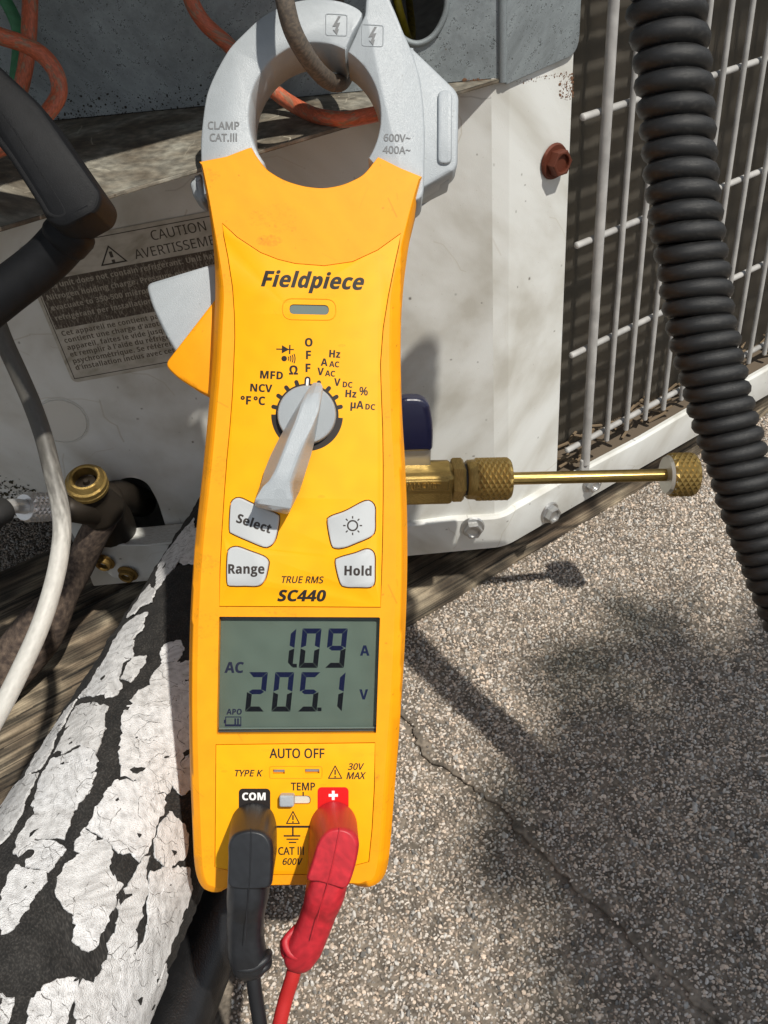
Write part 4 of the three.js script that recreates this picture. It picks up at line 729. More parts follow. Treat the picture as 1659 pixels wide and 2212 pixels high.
// ------------------------------------------------------------------ test leads plugged into the meter
const mW = (sx, sy, z) => { const p = T(sx, sy, z); return meter.localToWorld(V(p[0], p[1], z)); };
meter.updateMatrixWorld(true);
function plugLead(name, label, mat, wireMat_, spec) {
  const g = top(name, label, 'test lead', 'test leads plugged into the meter');
  g.position.copy(meter.position); g.rotation.copy(meter.rotation);
  const L = (sx, sy, z) => V(...T(sx, sy, z), z);
  // shroud rising from the socket
  const { base, face, relief, wire, loops } = spec;
  const zF = 0.0185, N = 56;
  const ringB = smoothClosed(TT(base, 0.0004), N), ringF = smoothClosed(TT(face, zF - 0.0022), N);
  // align starts
  const align = (A, B) => { let best = 0, bd = 1e9; for (let k = 0; k < N; k++) { let d = 0; for (let i = 0; i < N; i += 4) { const b = B[(i + k) % N]; d += (A[i][0] - b[0]) ** 2 + (A[i][1] - b[1]) ** 2; } if (d < bd) { bd = d; best = k; } } return B.map((_, i) => B[(i + best) % N]); };
  const F = align(ringB, ringF), rows = [], fx = F.reduce((s, p) => s + p[0], 0) / N, fy = F.reduce((s, p) => s + p[1], 0) / N;
  for (let j = 0; j <= 6; j++) { const t = j / 6; rows.push(ringB.map((p, i) => [lerp(p[0], F[i][0], t), lerp(p[1], F[i][1], t), lerp(0.0004, zF - 0.0022, t)])); }
  for (let j = 1; j <= 5; j++) { const a = j / 5 * Math.PI / 2; const sc = 1 - 0.16 * (1 - Math.cos(a)); rows.push(F.map(p => [fx + (p[0] - fx) * sc, fy + (p[1] - fy) * (0.35 + 0.65 * sc), zF - 0.0022 + 0.0022 * Math.sin(a)])); }
  const pos = [], idx = [], uv = [];
  rows.forEach((r, j) => r.forEach((p, i) => { pos.push(...p); uv.push(p[0], p[1]); if (j) { const a = j * N + i, b = j * N + (i + 1) % N; idx.push(a - N, b - N, a, a, b - N, b); } }));
  const o = rows.length * N, last = rows[rows.length - 1], cx = last.reduce((s, p) => s + p[0], 0) / N, cy = last.reduce((s, p) => s + p[1], 0) / N; pos.push(cx, cy, zF + 0.0003); uv.push(cx, cy);
  for (let i = 0; i < N; i++) idx.push((rows.length - 1) * N + i, (rows.length - 1) * N + (i + 1) % N, o);
  const bg = new THREE.BufferGeometry(); bg.setAttribute('position', new THREE.Float32BufferAttribute(pos, 3)); bg.setAttribute('uv', new THREE.Float32BufferAttribute(uv, 2)); bg.setIndex(idx); bg.computeVertexNormals();
  mesh('plug', bg, mat, g);
  // moulded seam down the plug
  mesh('mould_seam', tube(spec.seam.map(q => L(q[0], q[1], q[2] - 0.0001)), 0.00016, 40, 6), mat, g);
  // strain relief: flattened tapering sleeve
  const c = new THREE.CatmullRomCurve3(relief.map(q => L(q[0], q[1], q[2])), false, 'centripetal'), M = 40, K = 24, rp = [], ri = [], ru = [];
  for (let j = 0; j <= M; j++) {
    const t = j / M, p = c.getPoint(t), tg = c.getTangent(t), sd = V(0, 0, 1).cross(tg).normalize(), nn = tg.clone().cross(sd).normalize();
    const f = t * (relief.length - 1), k = Math.min(relief.length - 2, Math.floor(f)), u = f - k, hw = lerp(relief[k][3], relief[k + 1][3], u) * MU, hh = lerp(relief[k][4], relief[k + 1][4], u) * MU;
    for (let i = 0; i < K; i++) { const a = i / K * Math.PI * 2, ca = Math.sign(Math.cos(a)) * Math.abs(Math.cos(a)) ** 0.7, sa = Math.sign(Math.sin(a)) * Math.abs(Math.sin(a)) ** 0.7, q = p.clone().addScaledVector(sd, ca * hw).addScaledVector(nn, sa * hh); rp.push(q.x, q.y, q.z); ru.push(q.x, q.y); if (j) { const A = j * K + i, B = j * K + (i + 1) % K; ri.push(A - K, A, B - K, B - K, A, B); } }
  }
  const rg = new THREE.BufferGeometry(); rg.setAttribute('position', new THREE.Float32BufferAttribute(rp, 3)); rg.setAttribute('uv', new THREE.Float32BufferAttribute(ru, 2)); rg.setIndex(ri); rg.computeVertexNormals(); 
  mesh('strain_relief', rg, mat, g);
  for (const l of loops) mesh('relief_loop', tube(l.map(q => L(q[0], q[1], q[2])), 0.00115, 60, 10, true), mat, g);
  mesh('wire', tube(wire.map(q => L(q[0], q[1], q[2])), spec.wr, 80, 16), wireMat_, g);
  return g;
}
const soft = (col, rough = 0.5, f = 30) => std({ color: col, roughness: rough, map: rep(softNoise, f), bumpMap: rep(plasticBump, 80), bumpScale: 0.00004 });
const blackPlug = soft(lin(0.022, 0.024, 0.028), 0.42), redPlug = soft(lin(0.68, 0.026, 0.04), 0.45);
plugLead('test_lead', 'black test lead plugged into the COM socket of the meter', blackPlug, soft(lin(0.018, 0.019, 0.022), 0.45), {
  base: [[548, 1734], [582, 1746], [596, 1775], [598, 1815], [596, 1850], [580, 1872], [548, 1880], [512, 1872], [498, 1850], [496, 1815], [498, 1775], [514, 1746]],
  face: [[542, 1787], [573, 1794], [589, 1817], [591, 1850], [590, 1885], [586, 1911], [566, 1916], [541, 1917], [515, 1916], [494, 1909], [493, 1880], [494, 1850], [495, 1817], [511, 1795]],
  seam: [[542, 1790, 0.0187], [541, 1850, 0.019], [538, 1915, 0.0186], [534, 1960, 0.0172], [530, 2040, 0.016]],
  relief: [[541, 1850, 0.0095, 42, 62], [537, 1925, 0.0092, 43, 60], [533, 1965, 0.008, 39, 46], [530, 2010, 0.007, 37, 42], [533, 2050, 0.006, 39, 42], [541, 2080, 0.005, 38, 38], [545, 2098, 0.004, 26, 28], [547, 2106, 0.004, 15, 18]],
  loops: [[[503, 2070, 0.003], [512, 2090, 0.009], [545, 2092, 0.0095], [574, 2072, 0.008], [580, 2058, 0.003], [575, 2070, -0.002], [540, 2085, -0.003], [512, 2082, -0.002]], [[508, 2078, 0.003], [520, 2098, 0.008], [549, 2102, 0.0085], [575, 2088, 0.007], [580, 2074, 0.003], [570, 2086, -0.001], [540, 2098, -0.002], [516, 2092, -0.001]]],
  wire: [[545, 2080, 0.004], [548, 2120, 0.004], [555, 2170, 0.003], [562, 2215, 0.002], [568, 2290, -0.002], [560, 2420, -0.02]], wr: 0.0021,
});
plugLead('test_lead', 'red test lead plugged into the plus socket of the meter', redPlug, soft(lin(0.70, 0.03, 0.028), 0.42), {
  base: [[721, 1731], [752, 1742], [769, 1768], [772, 1805], [766, 1845], [750, 1870], [716, 1880], [684, 1872], [669, 1850], [667, 1815], [672, 1770], [692, 1742]],
  face: [[734, 1783], [761, 1792], [775, 1816], [772, 1850], [762, 1888], [752, 1911], [741, 1915], [716, 1908], [686, 1900], [663, 1897], [666, 1880], [676, 1850], [687, 1815], [706, 1790]],
  seam: [[734, 1788, 0.0187], [722, 1850, 0.019], [708, 1908, 0.0186], [695, 1950, 0.0172], [676, 2030, 0.016]],
  relief: [[722, 1850, 0.0095, 40, 62], [704, 1920, 0.0092, 42, 60], [692, 1960, 0.008, 37, 45], [676, 2005, 0.007, 36, 41], [660, 2040, 0.006, 38, 40], [647, 2065, 0.005, 34, 36], [641, 2082, 0.004, 22, 26], [638, 2092, 0.004, 14, 16]],
  loops: [[[640, 2006, 0.006], [617, 2034, 0.008], [630, 2062, 0.0095], [664, 2066, 0.0088], [680, 2054, 0.004], [660, 2050, -0.001], [636, 2034, -0.001], [634, 2014, 0.002]], [[613, 2036, 0.003], [616, 2060, 0.006], [634, 2078, 0.0084], [660, 2077, 0.0074], [672, 2064, 0.003], [653, 2066, -0.001], [630, 2054, -0.001], [616, 2042, 0.000]]],
  wire: [[641, 2070, 0.004], [632, 2110, 0.004], [618, 2155, 0.003], [604, 2212, 0.003], [590, 2290, 0.000], [585, 2420, -0.02]], wr: 0.0021,
});

// ------------------------------------------------------------------ cables and wires round the clamp
const oldRubberTex = dataTex(256, 256, (u, v) => { const a = clamp(0.5 + 1.1 * tfbm(u, v, 2.5, 41, 5)); return [lerp(0.31, 0.43, a), lerp(0.285, 0.385, a), lerp(0.26, 0.335, a)]; });
const worldTube = (l, r, seg = 140, rad = 16) => capTube(l.map(p => W(...p)), r, seg, rad);
one('power_cable', worldTube([[602, -120, 0.262], [604, -60, 0.258], [613, -10, 0.256], [630, 60, 0.260], [660, 118, 0.267], [697, 164, 0.278], [724, 180, 0.288], [742, 172, 0.298], [750, 140, 0.306], [742, 60, 0.318], [700, -80, 0.325]], 0.0026), std({ map: rep(oldRubberTex, 60, 40), roughness: 0.7, bumpMap: rep(grainBump, 90), bumpScale: 0.0002 }), 'dusty dark cable looped through the jaws of the meter', 'cable');
const orangeTex = dataTex(512, 128, (u, v) => { const a = sstep(0.12, 0.30, tfbm(u, v, 2.2, 61, 4)), k = 0.9 + 0.2 * tfbm(u, v, 6, 5, 3); return [lerp(0.82, 0.68, a) * k, lerp(0.43, 0.50, a) * k, lerp(0.30, 0.40, a) * k]; });
const orangeM = std({ map: rep(orangeTex, 14, 40), roughness: 0.5 });
one('orange_wire', worldTube([[455, -140, 0.300], [415, -60, 0.304], [410, -10, 0.307], [438, 45, 0.311], [490, 94, 0.315], [545, 150, 0.318], [600, 203, 0.321], [655, 238, 0.316], [700, 254, 0.308], [745, 258, 0.305], [795, 250, 0.305], [850, 240, 0.306], [905, 236, 0.31], [950, 240, 0.312]], 0.0025), orangeM, 'long faded orange wire sagging behind the meter jaws', 'wire');
one('orange_wire', worldTube([[66, -160, 0.300], [66, -40, 0.302], [64, 40, 0.304], [60, 110, 0.306], [50, 170, 0.308], [30, 240, 0.312], [0, 320, 0.318]], 0.0025), orangeM, 'straight orange wire hanging behind the curled orange wire', 'wire');
one('orange_wire', worldTube([[-120, 40, 0.262], [-50, 58, 0.268], [0, 78, 0.272], [50, 95, 0.276], [95, 122, 0.279], [122, 160, 0.281], [128, 200, 0.282], [112, 232, 0.281], [80, 265, 0.278], [40, 300, 0.278], [-40, 340, 0.28]], 0.0024), orangeM, 'curled orange wire above the black tee handle', 'wire');
one('green_wire', worldTube([[-20, -120, 0.305], [0, -50, 0.307], [8, -8, 0.308], [26, 28, 0.31], [38, 60, 0.312], [40, 110, 0.314], [30, 200, 0.318]], 0.0021), std({ map: rep(softNoise, 30), color: lin(0.06, 0.30, 0.13), roughness: 0.5 }), 'green earth wire beside the straight orange wire', 'wire');
one('yellow_wire', worldTube([[846, -120, 0.330], [852, -40, 0.333], [860, 10, 0.336], [871, 50, 0.342], [884, 90, 0.352], [890, 60, 0.378], [880, -30, 0.395]], 0.0015), std({ map: rep(softNoise, 30), color: lin(0.62, 0.46, 0.03), roughness: 0.5 }), 'thin yellow wire entering the black oval opening', 'wire');

// ------------------------------------------------------------------ coiled cord
const cordTex = dataTex(512, 256, (u, v) => { const d = sstep(0.10, 0.5, tfbm(u, v, 5, 141, 5)), k = 0.105 + 0.02 * tfbm(u, v, 9, 143, 3); return [k + 0.06 * d, k + 0.058 * d, k + 0.054 * d]; });
{
  // [sx, sy, distance, outer radius mm, pitch mm]
  const rows = [[1425, -130, 0.247, 10.7, 6.6], [1431, -60, 0.250, 10.7, 6.5], [1437, 0, 0.252, 10.7, 6.4], [1449, 100, 0.254, 10.6, 6.2], [1457, 200, 0.256, 10.4, 6.0], [1465, 300, 0.258, 10.2, 5.8], [1473, 400, 0.259, 10.1, 5.6], [1485, 500, 0.260, 10.0, 5.3], [1500, 600, 0.262, 9.9, 5.1], [1514, 700, 0.263, 9.7, 4.9], [1537, 800, 0.264, 9.4, 4.7], [1560, 890, 0.265, 9.1, 4.5], [1588, 980, 0.266, 8.9, 4.4], [1614, 1070, 0.267, 8.8, 4.3], [1647, 1160, 0.268, 8.8, 4.2], [1681, 1250, 0.268, 8.8, 4.2], [1716, 1340, 0.267, 8.8, 4.2], [1752, 1440, 0.262, 8.8, 4.3], [1800, 1560, 0.252, 8.8, 4.4], [1990, 1750, 0.224, 9, 4.6], [2500, 2030, 0.182, 9, 5]];
  const axis = rows.map(p => W(p[0], p[1], p[2])), c = new THREE.CatmullRomCurve3(axis, false, 'centripetal'), n = 3000, K = 10, P = [], C = [], RT = [];
  let ph = 0, prev = null;
  for (let i = 0; i <= n; i++) {
    const u = i / n, f = u * (rows.length - 1), k = Math.min(rows.length - 2, Math.floor(f)), w = f - k, pitch = lerp(rows[k][4], rows[k + 1][4], w) / 1000, r = pitch * 0.53, R = lerp(rows[k][3], rows[k + 1][3], w) / 1000 - r;
    const p = c.getPoint(u), T_ = c.getTangent(u); if (prev) ph += p.distanceTo(prev) / (pitch * (1 + 0.06 * n2(u * 25, 5))) * Math.PI * 2; prev = p.clone(); C.push(p.clone()); RT.push(r);
    const s = right.clone().addScaledVector(T_, -right.dot(T_)).normalize(), b = T_.clone().cross(s), j = 1 + 0.03 * n2(u * 30, 1);
    P.push(p.addScaledVector(s, Math.cos(ph) * R * j).addScaledVector(b, -Math.sin(ph) * R * j));
  }
  const pos = [], idx = [], uv = [];
  for (let i = 0; i <= n; i++) { const a = P[Math.max(0, i - 1)], b = P[Math.min(n, i + 1)], tg = b.clone().sub(a).normalize(), cc = C[i], r = RT[i], o = P[i].clone().sub(cc), nn = o.addScaledVector(tg, -o.dot(tg)).normalize(), bb = tg.clone().cross(nn); for (let k = 0; k < K; k++) { const th = k / K * Math.PI * 2; const q = P[i].clone().addScaledVector(nn, Math.cos(th) * r).addScaledVector(bb, Math.sin(th) * r); pos.push(q.x, q.y, q.z); uv.push(i * 0.0015, k / K * 0.02); if (i) { const A = i * K + k, B = i * K + (k + 1) % K; idx.push(A - K, B - K, A, A, B - K, B); } } }
  const g = new THREE.BufferGeometry(); g.setAttribute('position', new THREE.Float32BufferAttribute(pos, 3)); g.setAttribute('uv', new THREE.Float32BufferAttribute(uv, 2)); g.setIndex(idx); g.computeVertexNormals();
  one('coiled_cord', g, std({ map: rep(cordTex, 6, 20), roughness: 0.5, bumpMap: rep(grainBump, 40), bumpScale: 0.00006 }), 'thick black spiral coiled cord hanging in front of the wire grille', 'cord');
}

// ------------------------------------------------------------------ black tee handle
{
  const t = top('tee_handle_tool', 'black plastic tee handled tool hanging over the dirty shelf', 'tool');
  const d0 = 0.232, k = d0 / FOC, o = W(110, 380, d0); t.position.copy(o); t.rotation.order = 'YXZ'; t.rotation.set(-0.6420, 0, -0.0950);
  const loc = (x, y) => [(x - 110) * k, -(y - 380) * k];
  const pts = roundPoly([[-120, 40], [0, 146], [98, 238], [231, 430], [222, 464], [148, 504], [114, 492], [94, 452], [-20, 275], [-160, 120]].map(p => [...loc(...p), 0.0022]), 0.0022, 6);
  const plastic = phy({ color: lin(0.008, 0.0085, 0.010), roughness: 0.6, specularIntensity: 0.45, map: rep(softNoise, 20), bumpMap: rep(plasticBump, 60), bumpScale: 0.0001 });
  mesh('crossbar', slab(pts, -0.012, 0.004, 0.0022, [], 6), plastic, t);
  const gr = [[-60, 170], [0, 236], [40, 288], [80, 350], [112, 402], [146, 456], [152, 472], [140, 478], [118, 472], [102, 448], [70, 398], [40, 352], [0, 300], [-60, 220]].map(p => loc(...p));
  mesh('grip_bead', tube(gr.map(p => V(p[0], p[1], 0.0032)), 0.0009, 120, 8, true), plastic, t);
  const a = V(...loc(122, 474), -0.011), b = V(...loc(60, 530), -0.013), c = V(...loc(-40, 604), -0.014), d = V(...loc(-200, 724), -0.016);
  mesh('stem', capTube([a, b, c, d], 0.0060, 40, 28), plastic, t);
  mesh('stem_collar', capTube([V(...loc(128, 470), -0.0105), V(...loc(104, 491), -0.0115)], 0.0064, 10, 28), plastic, t);
}

// ------------------------------------------------------------------ insulated pipe with cracked white paint
const foamTex = dataTex(512, 512, (u, v) => { const a = 0.5 + 0.9 * tfbm(u, v, 24, 71, 3), b = tfbm(u, v, 2, 73, 3); const k = 0.10 + 0.16 * a * a + 0.05 * b; return [k * 1.04, k, k * 0.95]; });
{
  const Rp = 0.0355, dir = V(0.284, 0, -0.959).normalize(), side = V(0.959, 0, 0.284).normalize();
  const axisP = side.clone().multiplyScalar(-0.1497).setY(0.0704);
  const pipe = top('insulated_pipe', 'fat insulated pipe with cracked white paint over black foam left of the meter', 'pipe');
  const foam = std({ map: rep(foamTex, 9), roughness: 0.95, bumpMap: rep(foamTex, 9), bumpScale: 0.004 });
  const P = (th, s, r) => axisP.clone().addScaledVector(dir, s).addScaledVector(side, Math.cos(th) * r).add(V(0, Math.sin(th) * r, 0));
  const s0 = -0.12, s1 = 0.37, NS = 240, NT = 120;
  const pos = [], uv = [], idx = [];
  for (let i = 0; i <= NS; i++) for (let j = 0; j <= NT; j++) { const s = lerp(s0, s1, i / NS), th = j / NT * Math.PI * 2, r = Rp - 0.0009 + 0.0008 * n3(Math.cos(th) * 4, Math.sin(th) * 4, s * 90) + 0.0005 * n3(Math.cos(th) * 12, Math.sin(th) * 12, s * 260), q = P(th, s, r); pos.push(q.x, q.y, q.z); uv.push(s, th * Rp); if (i && j) { const a = i * (NT + 1) + j; idx.push(a - NT - 2, a - 1, a - NT - 1, a - NT - 1, a - 1, a); } }
  const ends = []; for (const i of [0, NS]) { const q = P(0, i ? s1 : s0, 0); const o = pos.length / 3; pos.push(q.x, q.y, q.z); uv.push(0, 0); for (let j = 1; j <= NT; j++) idx.push(o, i * (NT + 1) + j - 1, i * (NT + 1) + j); }
  const g = new THREE.BufferGeometry(); g.setAttribute('position', new THREE.Float32BufferAttribute(pos, 3)); g.setAttribute('uv', new THREE.Float32BufferAttribute(uv, 2)); g.setIndex(idx); g.computeVertexNormals();
  mesh('foam_sleeve', g, foam, pipe);
  // sighting -> (theta, s) on the pipe surface
  const onPipe = (sx, sy) => { const r = ray(sx, sy), o = camera.position.clone().sub(axisP), rs = r.dot(side), ry = r.y, os = o.dot(side), oy = o.y; const A = rs * rs + ry * ry, B = 2 * (rs * os + ry * oy), C = os * os + oy * oy - Rp * Rp; let D = B * B - 4 * A * C; let t = D > 0 ? (-B - Math.sqrt(D)) / (2 * A) : -B / (2 * A); const p = r.multiplyScalar(t).add(camera.position).sub(axisP); return [Math.atan2(p.y, p.dot(side)), p.dot(dir)]; };
  const zA = p => [p[0] * 0.3125, 1296 + p[1] * 0.3125], zB = p => [p[0] * 0.3125, 1728 + p[1] * 0.3125];
  const fa = [
    [[1000, 90], [980, 150], [970, 200], [905, 260], [900, 330], [910, 385], [840, 420], [830, 460], [810, 520], [740, 560], [730, 630], [640, 650], [540, 665], [620, 570], [680, 480], [740, 380], [790, 270], [850, 180], [930, 120]],
    [[1060, -60], [1040, 0], [960, 40], [925, 80], [880, 110], [960, -20], [1020, -100]],
    [[930, 390], [1005, 390], [990, 430], [950, 480], [900, 550], [850, 540], [880, 460]], [[1140, 310], [1240, 275], [1258, 340], [1220, 410], [1130, 420], [1115, 370]],
    [[760, 560], [800, 530], [830, 600], [800, 640], [740, 655], [735, 620]],
    [[1110, 450], [1245, 430], [1255, 550], [1248, 715], [1100, 735], [1000, 735], [915, 690], [960, 625], [1045, 595], [1050, 540]],
    [[860, 760], [930, 712], [1000, 755], [1240, 728], [1260, 900], [1260, 1045], [1120, 975], [1000, 950], [850, 895]],
    [[848, 910], [1000, 965], [1120, 990], [1262, 1062], [1215, 1150], [1190, 1230], [1160, 1330], [1040, 1305], [950, 1230], [850, 1200], [835, 1080]],
    [[520, 740], [640, 715], [730, 740], [700, 800], [715, 880], [680, 960], [670, 1040], [600, 1000], [540, 985], [400, 1065], [380, 1055], [440, 920], [490, 790]],
    [[350, 1100], [430, 1085], [560, 1015], [640, 1060], [660, 1100], [650, 1210], [590, 1330], [510, 1435], [340, 1445], [240, 1468], [235, 1400], [280, 1230]],
    [[520, 690], [480, 750], [420, 870], [360, 980], [320, 1090], [270, 1150], [170, 1210], [230, 1090], [340, 920], [440, 770]],
    [[170, 1225], [250, 1200], [190, 1310], [150, 1420], [100, 1540], [40, 1620], [-60, 1680], [-60, 1500], [60, 1330]],
    [[1250, 560], [1330, 560], [1330, 1000], [1275, 1050], [1262, 900]], [[1230, 1160], [1330, 1040], [1330, 1300], [1260, 1340], [1210, 1290]], [[1255, 440], [1320, 400], [1330, 540], [1258, 540]],
    [[1100, -260], [1180, -380], [1330, -560], [1330, -420], [1200, -240], [1080, -80]], [[1230, -380], [1330, -500], [1400, -480], [1330, -250], [1260, -260]],
  ].map(l => l.map(zA));
  const fb = [
    [[245, 95], [350, 75], [500, 75], [470, 150], [430, 255], [330, 240], [225, 262], [190, 400], [110, 350], [130, 250], [200, 140]], [[232, 285], [340, 278], [440, 340], [390, 400], [330, 478], [182, 448]],
    [[110, 458], [180, 492], [300, 502], [300, 560], [230, 650], [160, 760], [80, 880], [20, 920], [10, 750], [50, 560]], [[-80, 40], [140, -20], [125, 90], [60, 220], [-80, 380]],
    [[800, -130], [960, -118], [1060, -45], [1140, -30], [1120, 90], [1080, 140], [1060, 240], [1020, 340], [960, 400], [900, 345], [830, 350], [760, 270], [680, 220], [625, 180], [680, 50]],
    [[580, 200], [650, 250], [620, 315], [560, 355], [530, 330], [550, 260]], [[642, 305], [720, 282], [755, 322], [760, 430], [780, 540], [840, 590], [800, 650], [780, 750], [720, 755], [655, 715], [600, 692], [580, 750], [530, 795], [460, 730], [400, 640], [400, 570], [450, 470], [510, 420], [560, 378]],
    [[600, 715], [650, 738], [770, 772], [720, 870], [680, 940], [660, 1020], [610, 1030], [570, 990], [510, 965], [540, 870], [520, 815]],
    [[1120, 170], [1190, 90], [1230, 150], [1275, 195], [1300, 250], [1290, 380], [1200, 440], [1180, 465], [1130, 430], [1080, 395], [1085, 280]], [[1022, 380], [1000, 530], [1020, 600], [1000, 700], [955, 855], [900, 888], [832, 868], [830, 720], [870, 640], [930, 540], [985, 430]],
    [[1050, 505], [1150, 478], [1200, 488], [1300, 480], [1330, 620], [1290, 750], [1255, 860], [1190, 990], [1150, 1120], [1100, 1230], [1080, 1150], [1045, 1065], [1005, 990], [1042, 800], [1042, 640]],
    [[762, 1000], [832, 882], [930, 905], [948, 925], [935, 1045], [880, 1105], [832, 1085], [762, 1085]], [[742, 1112], [828, 1100], [828, 1250], [768, 1380], [698, 1600], [540, 1600], [545, 1340], [582, 1262], [660, 1280], [700, 1200]],
    [[852, 1125], [938, 1085], [990, 1015], [1050, 1095], [1078, 1250], [1090, 1300], [1150, 1160], [1140, 1300], [1060, 1600], [718, 1600], [782, 1402], [840, 1252]], [[230, 1380], [400, 1242], [550, 1240], [520, 1330], [470, 1440], [435, 1600], [190, 1600]], [[-60, 1310], [80, 1392], [62, 1450], [0, 1600], [-60, 1600]],
  ].map(l => l.map(zB));
  const flakeTex = canvasTex(1024, 1024, (c, w, h) => {
    grimeImage(w, h, [229, 229, 229], [184, 183, 182], 0.9, 4, 51, 0.008)(c); const r = mulberry(52);
    c.strokeStyle = '#3b3835'; c.lineJoin = 'round';
    for (let i = 0; i < 260; i++) { let x = r() * w, y = r() * h, a = (r() < 0.6 ? 0 : 1.57) + (r() - 0.5) * 1.1; const n = 4 + r() * 12 | 0; c.globalAlpha = 0.45 + 0.5 * r(); for (let k = 0; k < n; k++) { c.lineWidth = (0.6 + 2.4 * r()) * (1 - k / n * 0.6); c.beginPath(); c.moveTo(x, y); a += (r() - 0.5) * 1.5; x += Math.cos(a) * (5 + 9 * r()); y += Math.sin(a) * (5 + 9 * r()); c.lineTo(x, y); c.stroke(); } }
    for (let i = 0; i < 700; i++) { c.fillStyle = '#4a4642'; c.globalAlpha = 0.2 + 0.6 * r(); c.beginPath(); c.ellipse(r() * w, r() * h, 0.6 + r() * 2.2, 0.5 + r() * 1.4, r() * 3, 0, 7); c.fill(); } c.globalAlpha = 1;
  });
  const flakeMats = [1, 0.96, 0.9].map((k, i) => { const t = rep(flakeTex, 11); t.offset.set(i * 0.33, i * 0.21); return std({ map: t, color: lin(k, k * (1 - 0.004 * i), k * (1 - 0.01 * i)), roughness: 0.75, bumpMap: rep(grainBump, 34), bumpScale: 0.0007 }); });
  const tess = new TessellateModifier(0.0045, 6), fr = mulberry(88);
  const flake = (poly, k) => {           // poly in (arc length, s) metres
    const dense = []; poly = offsetPoly(poly, 0.0007);
    for (let i = 0; i < poly.length; i++) { const a = poly[i], b = poly[(i + 1) % poly.length], l = Math.hypot(b[0] - a[0], b[1] - a[1]), n = Math.max(1, Math.round(l / 0.0009)); for (let q = 0; q < n; q++) { const t = q / n, j = 0.0005; const x = lerp(a[0], b[0], t), y = lerp(a[1], b[1], t); dense.push([x + j * n2(x * 330, y * 330) + j * 0.55 * n2(x * 1100, y * 1100 + 5), y + j * n2(x * 330 + 50, y * 330) + j * 0.55 * n2(x * 1100 + 50, y * 1100)]); } }
    let ge = new THREE.ExtrudeGeometry(shapeOf(dense), { depth: 0.0003, bevelEnabled: true, bevelThickness: 0.00015, bevelSize: 0.00012, bevelOffset: -0.00005, bevelSegments: 1 });
    ge = tess.modify(ge.index ? ge.toNonIndexed() : ge);
    const p = ge.attributes.position, u = ge.attributes.uv, lift = 0.0001 + 0.0003 * fr();
    for (let i = 0; i < p.count; i++) { const x = p.getX(i), s = p.getY(i), z = p.getZ(i), q = P(x / Rp, s, Rp - 0.0006 + z + lift * (z > 0.0005 ? 1 : 0) + 0.0003 * n2(x * 160, s * 160)); u.setXY(i, x, s); p.setXYZ(i, q.x, q.y, q.z); }
    ge.computeVertexNormals(); mesh('paint_flake', toCreasedNormals(mergeVertices(ge).toNonIndexed(), 0.7), flakeMats[k % 3], pipe);
  };
  [...fa, ...fb].forEach((l, k) => { const poly = l.map(p => { const q = onPipe(...p); return [q[0] * Rp, q[1]]; }); let ar = 0; poly.forEach((p, i) => { const q = poly[(i + 1) % poly.length]; ar += p[0] * q[1] - q[0] * p[1]; }); flake(ar > 0 ? poly : poly.reverse(), k); });
}
// black hose lying along the pipe
one('black_hose', capTube([onY(520, 1860, 0.0135), onY(480, 1950, 0.0135), onY(430, 2060, 0.0135), onY(375, 2200, 0.0135), onY(320, 2360, 0.0135), onY(270, 2560, 0.0135)].map(p => p), 0.0132, 60, 24), std({ color: lin(0.014, 0.014, 0.015), roughness: 0.33, map: rep(softNoise, 16), bumpMap: rep(grainBump, 20), bumpScale: 0.00015 }), 'smooth black hose lying on the ground along the cracked pipe', 'hose');

// ------------------------------------------------------------------ grey cable on the left
{
  const t = dataTex(512, 64, (u, v) => { const d = sstep(0.62, 0.36, u + 0.10 * tfbm(u, v, 3, 81, 4)), k = 0.96 + 0.09 * tfbm(u, v, 7, 83, 4); return [lerp(0.79, 0.34, d) * k, lerp(0.78, 0.33, d) * k, lerp(0.75, 0.31, d) * k]; });
  const pts = [[-60, 560, 0.30], [-20, 660, 0.302], [8, 735, 0.304], [42, 810, 0.306], [72, 880, 0.307], [96, 950, 0.307], [113, 1020, 0.306], [128, 1085, 0.304], [134, 1140, 0.301], [127, 1210, 0.297], [108, 1290, 0.292], [84, 1360, 0.288], [48, 1440, 0.284], [8, 1520, 0.28], [-60, 1640, 0.276]].map(p => W(...p));
  const g = capTube(pts, 0.0029, 160, 18), L = new THREE.CatmullRomCurve3(pts, false, 'centripetal').getLength(), uv = g.attributes.uv; for (let i = 0; i < uv.count; i++) uv.setXY(i, uv.getX(i) / L, uv.getY(i) * 30);
  one('grey_cable', g, std({ map: t, roughness: 0.55 }), 'pale grey cable with dirty dark upper half curving over the service valve', 'cable');
}
